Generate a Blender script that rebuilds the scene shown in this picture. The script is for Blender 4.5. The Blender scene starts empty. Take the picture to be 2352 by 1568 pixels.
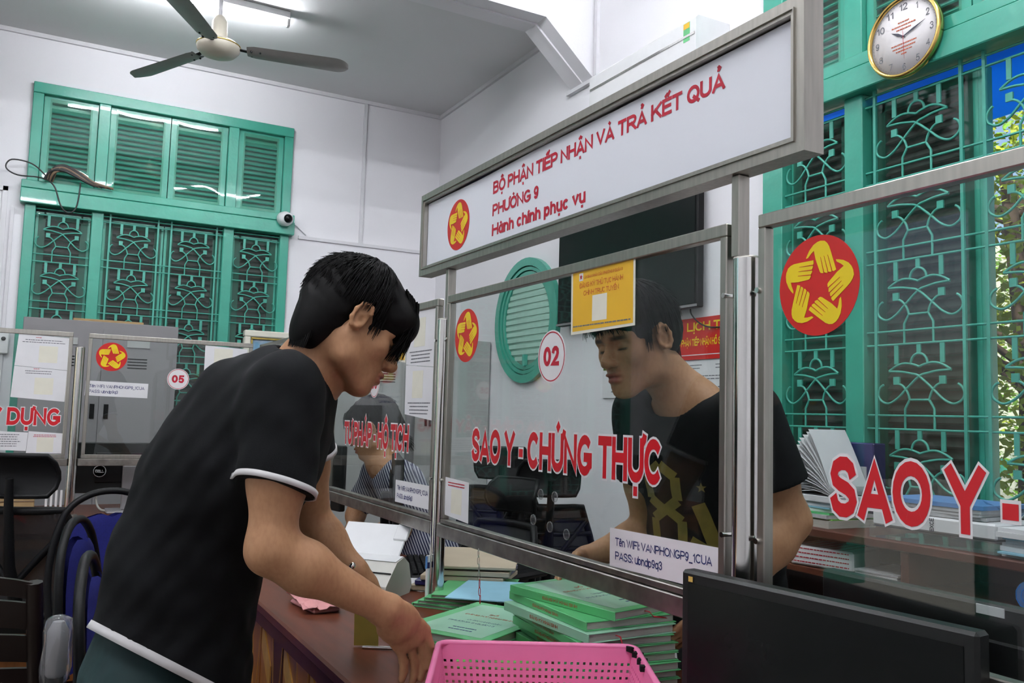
import bpy, math, random
import numpy as np
from mathutils import Vector, Matrix
random.seed(7)
SC = bpy.context.scene
COL = SC.collection
# ------------------------------------------------------------------ camera
YAW, PITCH, ROLL, FPX = 0.498068, 0.0858056, 0.0282406, 1988.82
cy, sy = math.cos(YAW), math.sin(YAW)
fw = Vector((sy*math.cos(PITCH), cy*math.cos(PITCH), math.sin(PITCH)))
rt = Vector((cy, -sy, 0)); up = rt.cross(fw)
c_, s_ = math.cos(ROLL), math.sin(ROLL)
rt, up = c_*rt + s_*up, -s_*rt + c_*up
cam = bpy.data.objects.new('camera', bpy.data.cameras.new('camera'))
COL.objects.link(cam)
cam.matrix_world = Matrix((( rt.x, up.x, -fw.x, 0), (rt.y, up.y, -fw.y, 0), (rt.z, up.z, -fw.z, 1.32), (0, 0, 0, 1)))
cam.data.sensor_width = 36; cam.data.lens = 36*FPX/2352
cam.data.clip_start = 0.05; cam.data.clip_end = 200
SC.camera = cam
# ------------------------------------------------------------------ world, sun, exposure
w = bpy.data.worlds.new('sky'); SC.world = w; w.use_nodes = True
nt = w.node_tree; nt.nodes.clear()
sky = nt.nodes.new('ShaderNodeTexSky'); sky.sky_type = 'NISHITA'; sky.sun_disc = False
sky.sun_elevation = math.radians(52); sky.sun_rotation = math.radians(250); sky.dust_density = 3.0
bg = nt.nodes.new('ShaderNodeBackground'); bg.inputs[1].default_value = 0.21
wo = nt.nodes.new('ShaderNodeOutputWorld')
nt.links.new(sky.outputs[0], bg.inputs[0]); nt.links.new(bg.outputs[0], wo.inputs[0])
sun = bpy.data.objects.new('sun', bpy.data.lights.new('sun', 'SUN')); COL.objects.link(sun)
sun.data.energy = 4.5; sun.data.angle = math.radians(1.0); sun.data.color = (1, .95, .84)
sun.rotation_euler = Vector((0.55, 0.25, -0.80)).to_track_quat('-Z', 'Y').to_euler()
SC.view_settings.view_transform = 'Standard'; SC.view_settings.look = 'None'
SC.view_settings.gamma = 1.0; SC.view_settings.use_curve_mapping = False
SC.view_settings.exposure = 0.0
cyc = SC.cycles
cyc.max_bounces = 4; cyc.diffuse_bounces = 2; cyc.glossy_bounces = 2; cyc.transmission_bounces = 4; cyc.transparent_max_bounces = 14
cyc.caustics_reflective = False; cyc.caustics_refractive = False; cyc.use_adaptive_sampling = True; cyc.adaptive_threshold = .2; cyc.adaptive_min_samples = 20
cyc.sample_clamp_indirect = 6.0
TUBE = 222.0      # brightness of the fluorescent tubes
# ------------------------------------------------------------------ materials
MATS = {}
def mat(name, col, rough=.5, metal=0.0, var=.06, vscale=18., bump=0.0, bscale=120., coat=0.0, spec=.5, stretch=None, emit=None, alpha=None, sub=None, edge=None):
    """Principled material whose colour and gloss are broken up by procedural noise."""
    if name in MATS: return MATS[name]
    m = bpy.data.materials.new(name); m.use_nodes = True; MATS[name] = m
    n, l = m.node_tree.nodes, m.node_tree.links
    p = n['Principled BSDF']
    p.inputs['Roughness'].default_value = rough; p.inputs['Metallic'].default_value = metal
    p.inputs['Coat Weight'].default_value = coat; p.inputs['Specular IOR Level'].default_value = spec
    p.inputs['Base Color'].default_value = (*col, 1)
    tc = n.new('ShaderNodeTexCoord'); mp = n.new('ShaderNodeMapping'); l.new(tc.outputs['Object'], mp.inputs[0])
    if stretch: mp.inputs['Scale'].default_value = stretch
    if var:
        nz = n.new('ShaderNodeTexNoise'); nz.inputs['Scale'].default_value = vscale; nz.inputs['Detail'].default_value = 2
        l.new(mp.outputs[0], nz.inputs['Vector'])
        mx = n.new('ShaderNodeMix'); mx.data_type = 'RGBA'
        lo = [max(0, c*(1-2*var)) for c in col]; hi = [min(1, c*(1+2*var)) for c in col]
        mx.inputs[6].default_value = (*lo, 1); mx.inputs[7].default_value = (*hi, 1)
        l.new(nz.outputs['Fac'], mx.inputs[0]); l.new(mx.outputs[2], p.inputs['Base Color'])
    if bump:
        bz = n.new('ShaderNodeTexNoise'); bz.inputs['Scale'].default_value = bscale; bz.inputs['Detail'].default_value = 1
        l.new(mp.outputs[0], bz.inputs['Vector'])
        b = n.new('ShaderNodeBump'); b.inputs['Strength'].default_value = bump; b.inputs['Distance'].default_value = .01
        l.new(bz.outputs['Fac'], b.inputs['Height']); l.new(b.outputs[0], p.inputs['Normal'])
    if emit:
        p.inputs['Emission Color'].default_value = (*emit[:3], 1); p.inputs['Emission Strength'].default_value = emit[3]
    if sub:
        p.inputs['Subsurface Weight'].default_value = sub; p.inputs['Subsurface Radius'].default_value = (.012, .005, .003)
    return m
def srgb(r, g, b):
    f = lambda c: (c/255/12.92) if c <= 10 else ((c/255+.055)/1.055)**2.4
    return (f(r), f(g), f(b))
def glass_mat(name, tint=(1, 1, 1), refl=1.0, rough=.0, wavy=0.0, dust=0.0, dust_col=(.5, .5, .5)):
    """Thin clear sheet: Fresnel mix of see-through and mirror, with a little dust that scatters light."""
    m = bpy.data.materials.new(name); m.use_nodes = True; MATS[name] = m
    n, l = m.node_tree.nodes, m.node_tree.links; n.clear()
    o = n.new('ShaderNodeOutputMaterial'); t = n.new('ShaderNodeBsdfTransparent'); t.inputs[0].default_value = (*tint, 1)
    g = n.new('ShaderNodeBsdfGlossy'); g.inputs['Roughness'].default_value = rough
    lw = n.new('ShaderNodeLayerWeight'); lw.inputs[0].default_value = .5
    pw = n.new('ShaderNodeMath'); pw.operation = 'POWER'; pw.inputs[1].default_value = 5; l.new(lw.outputs['Facing'], pw.inputs[0])
    mu = n.new('ShaderNodeMath'); mu.operation = 'MULTIPLY_ADD'; mu.inputs[1].default_value = .9*refl; mu.inputs[2].default_value = .04*refl; mu.use_clamp = True
    l.new(pw.outputs[0], mu.inputs[0])
    mx = n.new('ShaderNodeMixShader'); l.new(mu.outputs[0], mx.inputs[0]); l.new(t.outputs[0], mx.inputs[1]); l.new(g.outputs[0], mx.inputs[2])
    last = mx
    tc = n.new('ShaderNodeTexCoord')
    if wavy:
        nz = n.new('ShaderNodeTexNoise'); nz.inputs['Scale'].default_value = 3.0; nz.inputs['Detail'].default_value = 0; l.new(tc.outputs['Object'], nz.inputs['Vector'])
        b = n.new('ShaderNodeBump'); b.inputs['Strength'].default_value = wavy; b.inputs['Distance'].default_value = .05
        l.new(nz.outputs['Fac'], b.inputs['Height']); l.new(b.outputs[0], g.inputs['Normal'])
    if dust:
        d = n.new('ShaderNodeBsdfDiffuse'); d.inputs[0].default_value = (*dust_col, 1)
        nz = n.new('ShaderNodeTexNoise'); nz.inputs['Scale'].default_value = 6.0; nz.inputs['Detail'].default_value = 2
        l.new(tc.outputs['Object'], nz.inputs['Vector'])
        mm = n.new('ShaderNodeMath'); mm.operation = 'MULTIPLY'; mm.inputs[1].default_value = dust*2
        l.new(nz.outputs['Fac'], mm.inputs[0])
        m2 = n.new('ShaderNodeMixShader'); l.new(mm.outputs[0], m2.inputs[0]); l.new(mx.outputs[0], m2.inputs[1]); l.new(d.outputs[0], m2.inputs[2])
        last = m2
    l.new(last.outputs[0], o.inputs[0])
    return m
def M(k): return MATS[k]
# colours
mat('plaster', (.86, .845, .88), .75, var=.015, vscale=1.2, bump=.04, bscale=60)
mat('ceiling_paint', (.77, .77, .78), .8, var=.02, vscale=1.5, bump=.03, bscale=40)
mat('floor_tile', (.23, .20, .17), .35, var=.1)
mat('green_paint', (.052, .365, .265), .30, var=.07, vscale=7, bump=.12, bscale=35, coat=.25)
mat('green_iron', (.062, .37, .285), .40, var=.08, vscale=30)
mat('slat_green', (.055, .33, .25), .45, var=.08)
mat('slat_grey', (.17, .20, .185), .55, var=.2, vscale=9)
mat('pale_mint', (.42, .66, .56), .5, var=.05)
mat('steel', (.43, .41, .365), .36, 1.0, var=.12, vscale=14, stretch=(6, 6, .6))
mat('bright_steel', (.70, .69, .66), .16, 1.0, var=.10, vscale=10, stretch=(8, 8, .5))
mat('worn_steel', (.34, .32, .29), .38, 1.0, var=.28, vscale=25)
mat('sign_white', (.80, .81, .87), .45, var=.01, vscale=3)
mat('red_vinyl', (.60, .008, .018), .40, var=.03)
mat('sign_red', (.50, .012, .035), .35, var=.03)
mat('white_vinyl', (.80, .78, .79), .45, var=.02)
mat('emblem_red', (.58, .014, .012), .35, var=.03)
mat('emblem_yellow', (.84, .63, .012), .35, var=.03)
mat('paper', (.78, .77, .79), .7, var=.03, vscale=12)
mat('paper_grey', (.55, .55, .57), .7, var=.12, vscale=60)
mat('ink', (.03, .03, .05), .6, var=.05)
mat('ink_blue', (.02, .03, .14), .6, var=.05)
mat('ink_grey', (.14, .14, .16), .7, var=.1)
mat('yellow_paper', (.82, .47, .03), .45, var=.05, vscale=6)
mat('orange_print', (.62, .12, .03), .5, var=.03)
mat('cream_paper', (.80, .77, .66), .6, var=.03)
mat('navy_film', (.02, .018, .10), .3, var=.05)
mat('grey_metal', (.235, .225, .235), .42, var=.04, vscale=4)
mat('light_grey_metal', (.40, .41, .40), .42, var=.04, vscale=4)
mat('black_plastic', (.0055, .0055, .006), .42, var=.1, spec=.16)
mat('matte_black', (.007, .007, .0075), .65, var=.1, vscale=60, spec=.15)
mat('screen_black', (.005, .006, .006), .22, var=.05, spec=.16)
mat('panel_black', (.008, .009, .009), .4, var=.05, spec=.3)
mat('white_plastic', (.78, .78, .79), .35, var=.02)
mat('beige_plastic', (.56, .55, .50), .45, var=.03)
mat('fan_cream', (.62, .57, .47), .35, var=.04)
mat('fan_blade', (.30, .285, .275), .45, var=.06)
mat('gold', (.75, .52, .16), .22, 1.0, var=.05)
mat('clock_face', (.80, .76, .77), .4, var=.01)
mat('tube_light', (1, 1, 1), .5, var=0, emit=(.93, .96, 1, TUBE))
mat('dim_tube_light', (1, 1, 1), .5, var=0, emit=(.93, .96, 1, TUBE*.62))  # visible rear tube, dimmed only to keep the wall beside it from washing out
mat('wood_top', (.115, .032, .016), .36, var=.25, vscale=6, coat=0, spec=.22, stretch=(5, .7, 5))
mat('wood_orange', (.30, .105, .025), .45, var=.22, vscale=8, coat=.08, stretch=(4, 4, .5))
mat('wood_yellow', (.50, .26, .055), .45, var=.15, vscale=8, coat=.08, stretch=(4, 4, .5))
mat('wood_dark', (.075, .020, .012), .5, var=.2, vscale=8, spec=.3)
mat('chair_blue', (.012, .014, .115), .85, var=.15, vscale=150, bump=.1, bscale=400, spec=.15)
mat('chair_brown', (.010, .0055, .004), .35, var=.15, spec=.3)
mat('pink_plastic', (.83, .21, .42), .38, var=.03)
mat('book_green', (.115, .50, .19), .35, var=.09, vscale=9, coat=.2)
mat('book_pale', (.33, .62, .44), .35, var=.06, vscale=7, coat=.2)
mat('book_lime', (.24, .60, .13), .4, var=.1)
mat('book_pages', (.50, .48, .44), .8, var=.22, vscale=300, stretch=(.05, .05, 4))
mat('book_print', (.45, .09, .035), .6, var=.1)
mat('tan_folder', (.52, .43, .31), .6, var=.1, vscale=4)
mat('blue_paper', (.29, .56, .70), .6, var=.04)
mat('blue_folder', (.10, .25, .55), .5, var=.05)
mat('pink_paper', (.70, .31, .31), .7, var=.06)
mat('red_ribbon', (.45, .01, .02), .6, var=.1)
mat('cardboard', (.40, .27, .13), .75, var=.1)
mat('wire', (.02, .02, .02), .5, var=.1)
mat('wire_brown', (.20, .13, .08), .6, var=.2)
mat('conduit', (.72, .71, .74), .5, var=.03)
mat('leaf', (.17, .36, .035), .5, var=.35, vscale=2, sub=None)
mat('leaf_yellow', (.42, .52, .05), .5, var=.3, vscale=2)
mat('bark', (.10, .07, .05), .9, var=.3)
mat('pale_wall', (.66, .68, .56), .8, var=.05)
mat('ground', (.48, .46, .41), .9, var=.2)
m_ = mat('tarp_blue', (.02, .25, .80), .5, var=.2, vscale=4)
_t = m_.node_tree.nodes.new('ShaderNodeBsdfTranslucent'); _t.inputs[0].default_value = (.05, .42, .95, 1); _a = m_.node_tree.nodes.new('ShaderNodeMixShader'); _a.inputs[0].default_value = .6
m_.node_tree.links.new(m_.node_tree.nodes['Principled BSDF'].outputs[0], _a.inputs[1]); m_.node_tree.links.new(_t.outputs[0], _a.inputs[2]); m_.node_tree.links.new(_a.outputs[0], m_.node_tree.nodes['Material Output'].inputs[0])
glass_mat('clear_glass', (.95, .975, .965),  .85, 0, 0, .004, (.34, .36, .36))
glass_mat('plastic_sheet', (.90, .97, .94), 1.3, .02, .16, .03, (.35, .5, .45))
glass_mat('dusty_pane', (.72, .76, .74), .9, .02, .25, .06, (.20, .21, .20))
glass_mat('clear_plastic', (.95, .96, .97), 2.5, .06, .5, .10, (.6, .6, .62))
# ------------------------------------------------------------------ mesh helpers
class MB:
    """collects shapes; build() links them as ONE mesh object"""
    def __init__(s): s.v = []; s.f = []; s.sm = []
    def add(s, vs, fs, smooth=False):
        o = len(s.v); s.v += [tuple(v) for v in vs]; s.f += [tuple(i+o for i in f) for f in fs]; s.sm += [smooth]*len(fs); return s
    def box(s, c, size, rot=None, bev=0.0):
        c = Vector(c); hx, hy, hz = [d/2 for d in size]
        R = rot if rot is not None else Matrix.Identity(3)
        if bev <= 0:
            vs = [c + R @ Vector((x*hx, y*hy, z*hz)) for x in (-1, 1) for y in (-1, 1) for z in (-1, 1)]
            return s.add(vs, [(0, 1, 3, 2), (4, 6, 7, 5), (0, 4, 5, 1), (2, 3, 7, 6), (0, 2, 6, 4), (1, 5, 7, 3)])
        b = min(bev, hx*.9, hy*.9, hz*.9); vs = []; idx = {}
        for x in (-1, 1):
            for y in (-1, 1):
                for z in (-1, 1):
                    for k in range(3):
                        q = [x*hx, y*hy, z*hz]
                        for j in range(3):
                            if j != k: q[j] -= (x, y, z)[j]*b
                        idx[(x, y, z, k)] = len(vs); vs.append(c + R @ Vector(q))
        fs = []
        for k in range(3):
            a, d = [j for j in range(3) if j != k]
            for sg in (-1, 1):
                loop = []
                for p, q in ((-1, -1), (1, -1), (1, 1), (-1, 1)):
                    t = [0, 0, 0]; t[k] = sg; t[a] = p; t[d] = q; loop.append(idx[(*t, k)])
                flip = (sg < 0) != (k == 1)
                fs.append(tuple(loop[::-1] if flip else loop))
        for k in range(3):
            a, d = [j for j in range(3) if j != k]
            for p in (-1, 1):
                for q in (-1, 1):
                    t0 = [0]*3; t1 = [0]*3; t0[k] = -1; t1[k] = 1
                    t0[a] = t1[a] = p; t0[d] = t1[d] = q
                    fs.append((idx[(*t0, a)], idx[(*t1, a)], idx[(*t1, d)], idx[(*t0, d)]))
        for x in (-1, 1):
            for y in (-1, 1):
                for z in (-1, 1): fs.append((idx[(x, y, z, 0)], idx[(x, y, z, 1)], idx[(x, y, z, 2)]))
        return s.add(vs, fs)
    def bb(s, lo, hi, bev=0.0):
        return s.box([(a+b)/2 for a, b in zip(lo, hi)], [abs(b-a) for a, b in zip(lo, hi)], None, bev)
    def tube(s, pts, r, n=8, cap=True, closed=False, flat=None):
        pts = [Vector(p) for p in pts]; m = len(pts); rs = r if isinstance(r, (list, tuple)) else [r]*m
        vs = []; prev = None
        for i, p in enumerate(pts):
            a = pts[i-1] if (i > 0 or closed) else p; b = pts[(i+1) % m] if (i < m-1 or closed) else p
            t = (b-a).normalized() if (b-a).length > 1e-9 else Vector((0, 0, 1))
            if prev is None:
                ref = Vector((0, 0, 1)) if abs(t.z) < .9 else Vector((1, 0, 0)); nn = t.cross(ref).normalized()
            else: nn = (prev - t*prev.dot(t)).normalized()
            prev = nn; bn = t.cross(nn)
            for k in range(n):
                an = 2*math.pi*k/n
                vs.append(p + (nn*math.cos(an) + bn*math.sin(an)*(flat or 1))*rs[i])
        fs = []
        for i in range(m if closed else m-1):
            j = (i+1) % m
            for k in range(n): fs.append((i*n+k, i*n+(k+1) % n, j*n+(k+1) % n, j*n+k))
        s.add(vs, fs, True)
        if cap and not closed:
            s.add([vs[k] for k in range(n)][::-1], [tuple(range(n))]); s.add([vs[(m-1)*n+k] for k in range(n)], [tuple(range(n))])
        return s
    def cyl(s, a, b, r, r2=None, n=16): return s.tube([a, b], [r, r if r2 is None else r2], n)
    def lathe(s, prof, c=(0, 0, 0), axis=(0, 0, 1), n=24, smooth=True):
        c = Vector(c); ax = Vector(axis).normalized(); ref = Vector((1, 0, 0)) if abs(ax.x) < .9 else Vector((0, 1, 0))
        u = ax.cross(ref).normalized(); v = ax.cross(u); vs = []
        for r, h in prof:
            for k in range(n):
                a = 2*math.pi*k/n; vs.append(c + ax*h + (u*math.cos(a)+v*math.sin(a))*r)
        fs = [(i*n+k, i*n+(k+1) % n, (i+1)*n+(k+1) % n, (i+1)*n+k) for i in range(len(prof)-1) for k in range(n)]
        s.add(vs, fs, smooth)
        if prof[0][0] > 1e-5: s.add(vs[:n][::-1], [tuple(range(n))])
        if prof[-1][0] > 1e-5: s.add(vs[-n:], [tuple(range(n))])
        return s
    def prism(s, poly, P, n0, n1, smooth=False):
        """2-D polygon in frame P=(O,U,V) extruded along the normal from n0 to n1"""
        O, U, V = P; N = U.cross(V); k = len(poly)
        vs = [O+U*x+V*y+N*n0 for x, y in poly] + [O+U*x+V*y+N*n1 for x, y in poly]
        ar = sum(poly[i][0]*poly[(i+1) % k][1]-poly[(i+1) % k][0]*poly[i][1] for i in range(k))
        fr = tuple(range(k, 2*k)); bk = tuple(range(k))[::-1]
        sd = [(i, (i+1) % k, (i+1) % k+k, i+k) for i in range(k)]
        if ar < 0: fr = fr[::-1]; bk = bk[::-1]; sd = [f[::-1] for f in sd]
        s.add(vs, [fr, bk]); s.add(vs, sd, smooth); return s
    def sheet(s, grid, th=0.0):
        """grid of points -> surface"""
        m, n = len(grid), len(grid[0]); vs = [p for r in grid for p in r]
        s.add(vs, [(i*n+j, i*n+j+1, (i+1)*n+j+1, (i+1)*n+j) for i in range(m-1) for j in range(n-1)], True); return s
    def xf(s, Mx): s.v = [tuple(Mx @ Vector(v)) for v in s.v]; return s
    def mesh(s, name, m):
        me = bpy.data.meshes.new(name); me.from_pydata(s.v, [], s.f); me.materials.append(M(m) if isinstance(m, str) else m)
        me.polygons.foreach_set('use_smooth', s.sm); me.update(); return me
    def build(s, name, m, parent=None, local=False):
        """authored in world coordinates unless local; the origin goes to the middle of the shape"""
        vv = np.array(s.v); off = Vector((0, 0, 0))
        if parent is not None and not local: off = parent.location
        c = (vv.min(0)+vv.max(0))/2; s.v = [tuple(x) for x in (vv-c)]
        o = bpy.data.objects.new(name, s.mesh(name, m)); COL.objects.link(o)
        o.location = Vector(c)-off; o.parent = parent
        return o
def thing(name, label, cat, loc=(0, 0, 0), rz=0.0, group=None, kind=None):
    o = bpy.data.objects.new(name, None); COL.objects.link(o); o.location = loc; o.rotation_euler = (0, 0, rz); o.empty_display_size = .05
    if label: o['label'] = label
    if cat: o['category'] = cat
    if group: o['group'] = group
    if kind: o['kind'] = kind
    return o
def tag(o, label, cat, group=None, kind=None):
    if label: o['label'] = label
    if cat: o['category'] = cat
    if group: o['group'] = group
    if kind: o['kind'] = kind
    return o
def struct(o, label=None):
    o['kind'] = 'structure'
    if label: o['label'] = label
    return o
def dup(o, parent=None):
    c = o.copy(); COL.objects.link(c); c.parent = parent
    for ch in list(o.children): dup(ch, c)
    return c
def inst(src, name, loc, parent, rz=0.0):
    o = bpy.data.objects.new(name, src.data); COL.objects.link(o); o.location = loc; o.parent = parent; o.rotation_euler = (0, 0, rz); return o
def sub(o, parent, bevel=None):
    o.parent = parent; return o
X_, Y_, Z_ = Vector((1, 0, 0)), Vector((0, 1, 0)), Vector((0, 0, 1))
def frame_x(x, y, z): return (Vector((x, y, z)), -Y_, Z_)     # faces -X: right in the picture is -Y
def frame_y(x, y, z): return (Vector((x, y, z)), X_, Z_)      # faces -Y
def rotated(P, deg):
    O, U, V = P; a = math.radians(deg); return (O, U*math.cos(a)+V*math.sin(a), V*math.cos(a)-U*math.sin(a))
def rect(x0, y0, x1, y1): return [(x0, y0), (x1, y0), (x1, y1), (x0, y1)]
def circle(cx, cy, r, n=40, r2=None): return [(cx+r*math.cos(2*math.pi*k/n), cy+(r2 or r)*math.sin(2*math.pi*k/n)) for k in range(n)]
import unicodedata
def arc(cx, cy, rx, ry, a0, a1, n=9):
    return [(cx+rx*math.cos(math.radians(a0+(a1-a0)*i/n)), cy+ry*math.sin(math.radians(a0+(a1-a0)*i/n))) for i in range(n+1)]
O_ = arc(.5, .5, .5, .5, 90, 450, 20); P_ = [(0, 0), (0, 1), (.6, 1)]+arc(.6, .73, .4, .27, 90, -90)[1:]+[(0, .46)]
D_ = [(0, 0), (0, 1), (.42, 1)]+arc(.42, .5, .58, .5, 90, -90, 12)[1:]+[(0, 0)]
S_ = [(.95, .75), (.86, .91), (.65, 1), (.38, 1), (.14, .92), (.05, .76), (.12, .62), (.32, .545), (.68, .465), (.91, .36), (.97, .22), (.87, .08), (.63, 0), (.35, 0), (.12, .09), (.02, .26)]
R9 = arc(.5, .69, .47, .31, 0, 360, 16)
GLYPH = {  # width / cap height, centre-line strokes in a unit box
 'A': (.98, [[(0, 0), (.5, 1), (1, 0)], [(.30, .27), (.70, .27)]]), 'B': (.93, [[(0, .53), (.58, .53)]+arc(.58, .765, .36, .235, -90, 90)[1:]+[(0, 1), (0, 0), (.6, 0)]+arc(.6, .265, .40, .265, -90, 90)[1:]]),
 'C': (.98, [arc(.52, .5, .52, .5, 42, 318, 16)]), 'D': (.96, [D_]), 'Đ': (1.02, [[(x*.93+.07, y) for x, y in D_], [(-.06, .52), (.45, .52)]]), 'E': (.86, [[(1, 1), (0, 1), (0, 0), (1, 0)], [(0, .52), (.92, .52)]]),
 'G': (1.04, [arc(.5, .5, .5, .5, 42, 322, 16)+[(.97, .22), (.97, .44), (.56, .44)]]), 'H': (.94, [[(0, 0), (0, 1)], [(1, 0), (1, 1)], [(0, .53), (1, .53)]]), 'I': (.21, [[(.5, 0), (.5, 1)]]), 'F': (.8, [[(1, 1), (0, 1), (0, 0)], [(0, .5), (.85, .5)]]),
 'K': (.98, [[(0, 0), (0, 1)], [(1, 1), (.0, .38)], [(.36, .62), (1, 0)]]), 'L': (.8, [[(0, 1), (0, 0), (1, 0)]]), 'M': (1.1, [[(0, 0), (0, 1), (.5, .08), (1, 1), (1, 0)]]), 'N': (.94, [[(0, 0), (0, 1), (1, 0), (1, 1)]]),
 'O': (1.04, [O_]), 'P': (.88, [P_]), 'Q': (1.04, [O_, [(.58, .28), (1.0, -.06)]]), 'R': (.96, [P_, [(.5, .46), (1, 0)]]), 'S': (.88, [S_]), 'T': (.86, [[(0, 1), (1, 1)], [(.5, 0), (.5, 1)]]),
 'U': (.92, [[(0, 1), (0, .34)]+arc(.5, .34, .5, .34, 180, 360)[1:]+[(1, 1)]]), 'V': (.94, [[(0, 1), (.5, 0), (1, 1)]]), 'W': (1.3, [[(0, 1), (.25, 0), (.5, .95), (.75, 0), (1, 1)]]), 'X': (.92, [[(0, 0), (1, 1)], [(0, 1), (1, 0)]]), 'Y': (.94, [[(0, 1), (.5, .42), (1, 1)], [(.5, .42), (.5, 0)]]),
 '0': (.68, [O_]), '1': (.45, [[(.1, .76), (.75, 1), (.75, 0)]]), '2': (.68, [[(.04, .72), (.12, .9), (.34, 1), (.66, 1), (.9, .88), (.94, .68), (.8, .47), (.02, 0), (1, 0)]]), '3': (.68, [[(.04, .82), (.3, 1), (.65, 1), (.9, .86), (.88, .66), (.65, .54), (.4, .54)], [(.65, .54), (.95, .38), (.95, .18), (.68, 0), (.3, 0), (.02, .2)]]),
 '4': (.7, [[(.76, 0), (.76, 1), (0, .3), (1, .3)]]), '5': (.68, [[(.92, 1), (.2, 1), (.1, .5), (.38, .62), (.7, .6), (.95, .42), (.95, .2), (.7, 0), (.3, 0), (.03, .18)]]), '6': (.68, [arc(.5, .31, .47, .31, 0, 360, 16), [(.03, .35), (.1, .72), (.36, .98), (.66, 1), (.92, .84)]]),
 '7': (.66, [[(0, 1), (1, 1), (.35, 0)]]), '8': (.68, [arc(.5, .765, .42, .235, 0, 360, 14), arc(.5, .265, .5, .265, 0, 360, 14)]), '9': (.68, [R9, [(.97, .65), (.9, .28), (.64, .02), (.34, 0), (.08, .16)]]),
 '-': (.36, [[(0, .36), (1, .36)]]), ':': (.2, [[(.5, 0), (.5, .12)], [(.5, .55), (.5, .67)]]), '_': (.7, [[(0, -.22), (1, -.22)]]), ' ': (.22, []),
 'a': (.66, [arc(.46, .35, .46, .36, 0, 360, 14), [(1, .71), (1, 0)]]), 'b': (.68, [[(0, 1), (0, 0)], arc(.52, .35, .48, .36, 0, 360, 14)]), 'c': (.64, [arc(.52, .35, .5, .36, 42, 318, 12)]), 'd': (.68, [[(1, 1), (1, 0)], arc(.48, .35, .48, .36, 0, 360, 14)]),
 'e': (.66, [[(.03, .37), (.97, .37)]+arc(.5, .35, .48, .36, 5, 315, 12)]), 'h': (.66, [[(0, 0), (0, 1)], [(0, .40)]+arc(.5, .40, .5, .31, 180, 0)[1:]+[(1, 0)]]), 'i': (.2, [[(.5, 0), (.5, .73)]]), 'n': (.66, [[(0, 0), (0, .73)], [(0, .40)]+arc(.5, .40, .5, .31, 180, 0)[1:]+[(1, 0)]]),
 'p': (.68, [[(0, .73), (0, -.28)], arc(.52, .35, .48, .36, 0, 360, 14)]), 'q': (.68, [[(1, .73), (1, -.28)], arc(.48, .35, .48, .36, 0, 360, 14)]), 'u': (.66, [[(0, .73), (0, .31)]+arc(.5, .31, .5, .31, 180, 360)[1:], [(1, .73), (1, 0)]]), 'v': (.66, [[(0, .73), (.5, 0), (1, .73)]])}
MARKS = {'\u0301': [[(-.06, .08), (.12, .25)]], '\u0300': [[(.06, .08), (-.12, .25)]], '\u0302': [[(-.19, .07), (0, .2), (.19, .07)]], '\u0306': [arc(0, .2, .17, .12, 200, 340)], '\u0309': [[(-.08, .26), (.02, .30), (.09, .24), (.0, .14), (.0, .07)]], '\u0303': [[(-.17, .08), (-.08, .17), (.08, .09), (.17, .18)]]}
def glyph_strokes(body, wt):
    """centre-line strokes of a whole line (cap height 1) and its advance width"""
    out = []; x = 0.0; t = wt
    for ci, ch in enumerate(body):
        if ch in GLYPH: base, marks = ch, []
        else:
            nf = unicodedata.normalize('NFD', ch); base, marks = nf[0], nf[1:]
        w_, st = GLYPH.get(base, (.5, [])); low = base.islower(); top = .73 if low else 1.0
        f = lambda q: (x+t/2+q[0]*max(w_-t, .001), t/2+q[1]*(1-t))
        for s in st: out.append(([f(q) for q in s], True, base not in 'pqQ_', ci))
        if base == 'i' and not marks: out.append(([(x+w_/2, .85), (x+w_/2, 1.0)], False, False, ci))
        cx = x+w_/2; lift = 0.0; side = 0.0
        if '\u031b' in marks: out.append(([(x+w_-t*.5, top-t*.6), (x+w_+.02, top-.02), (x+w_+.05, top+.09)], False, False, ci))
        for m_ in marks:
            if m_ == '\u0323': out.append(([(cx, -.30), (cx, -.30+t*.95)], False, False, ci))
            elif m_ in MARKS:
                two = ('\u0302' in marks or '\u0306' in marks) and m_ not in '\u0302\u0306'
                for s in MARKS[m_]: out.append(([(cx+(.16 if two else 0)+q[0], top+q[1]+(.10 if two else 0)) for q in s], False, False, ci))
        x += w_+(.04 if ch != ' ' else .14)
    return out, x-.04
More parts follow.
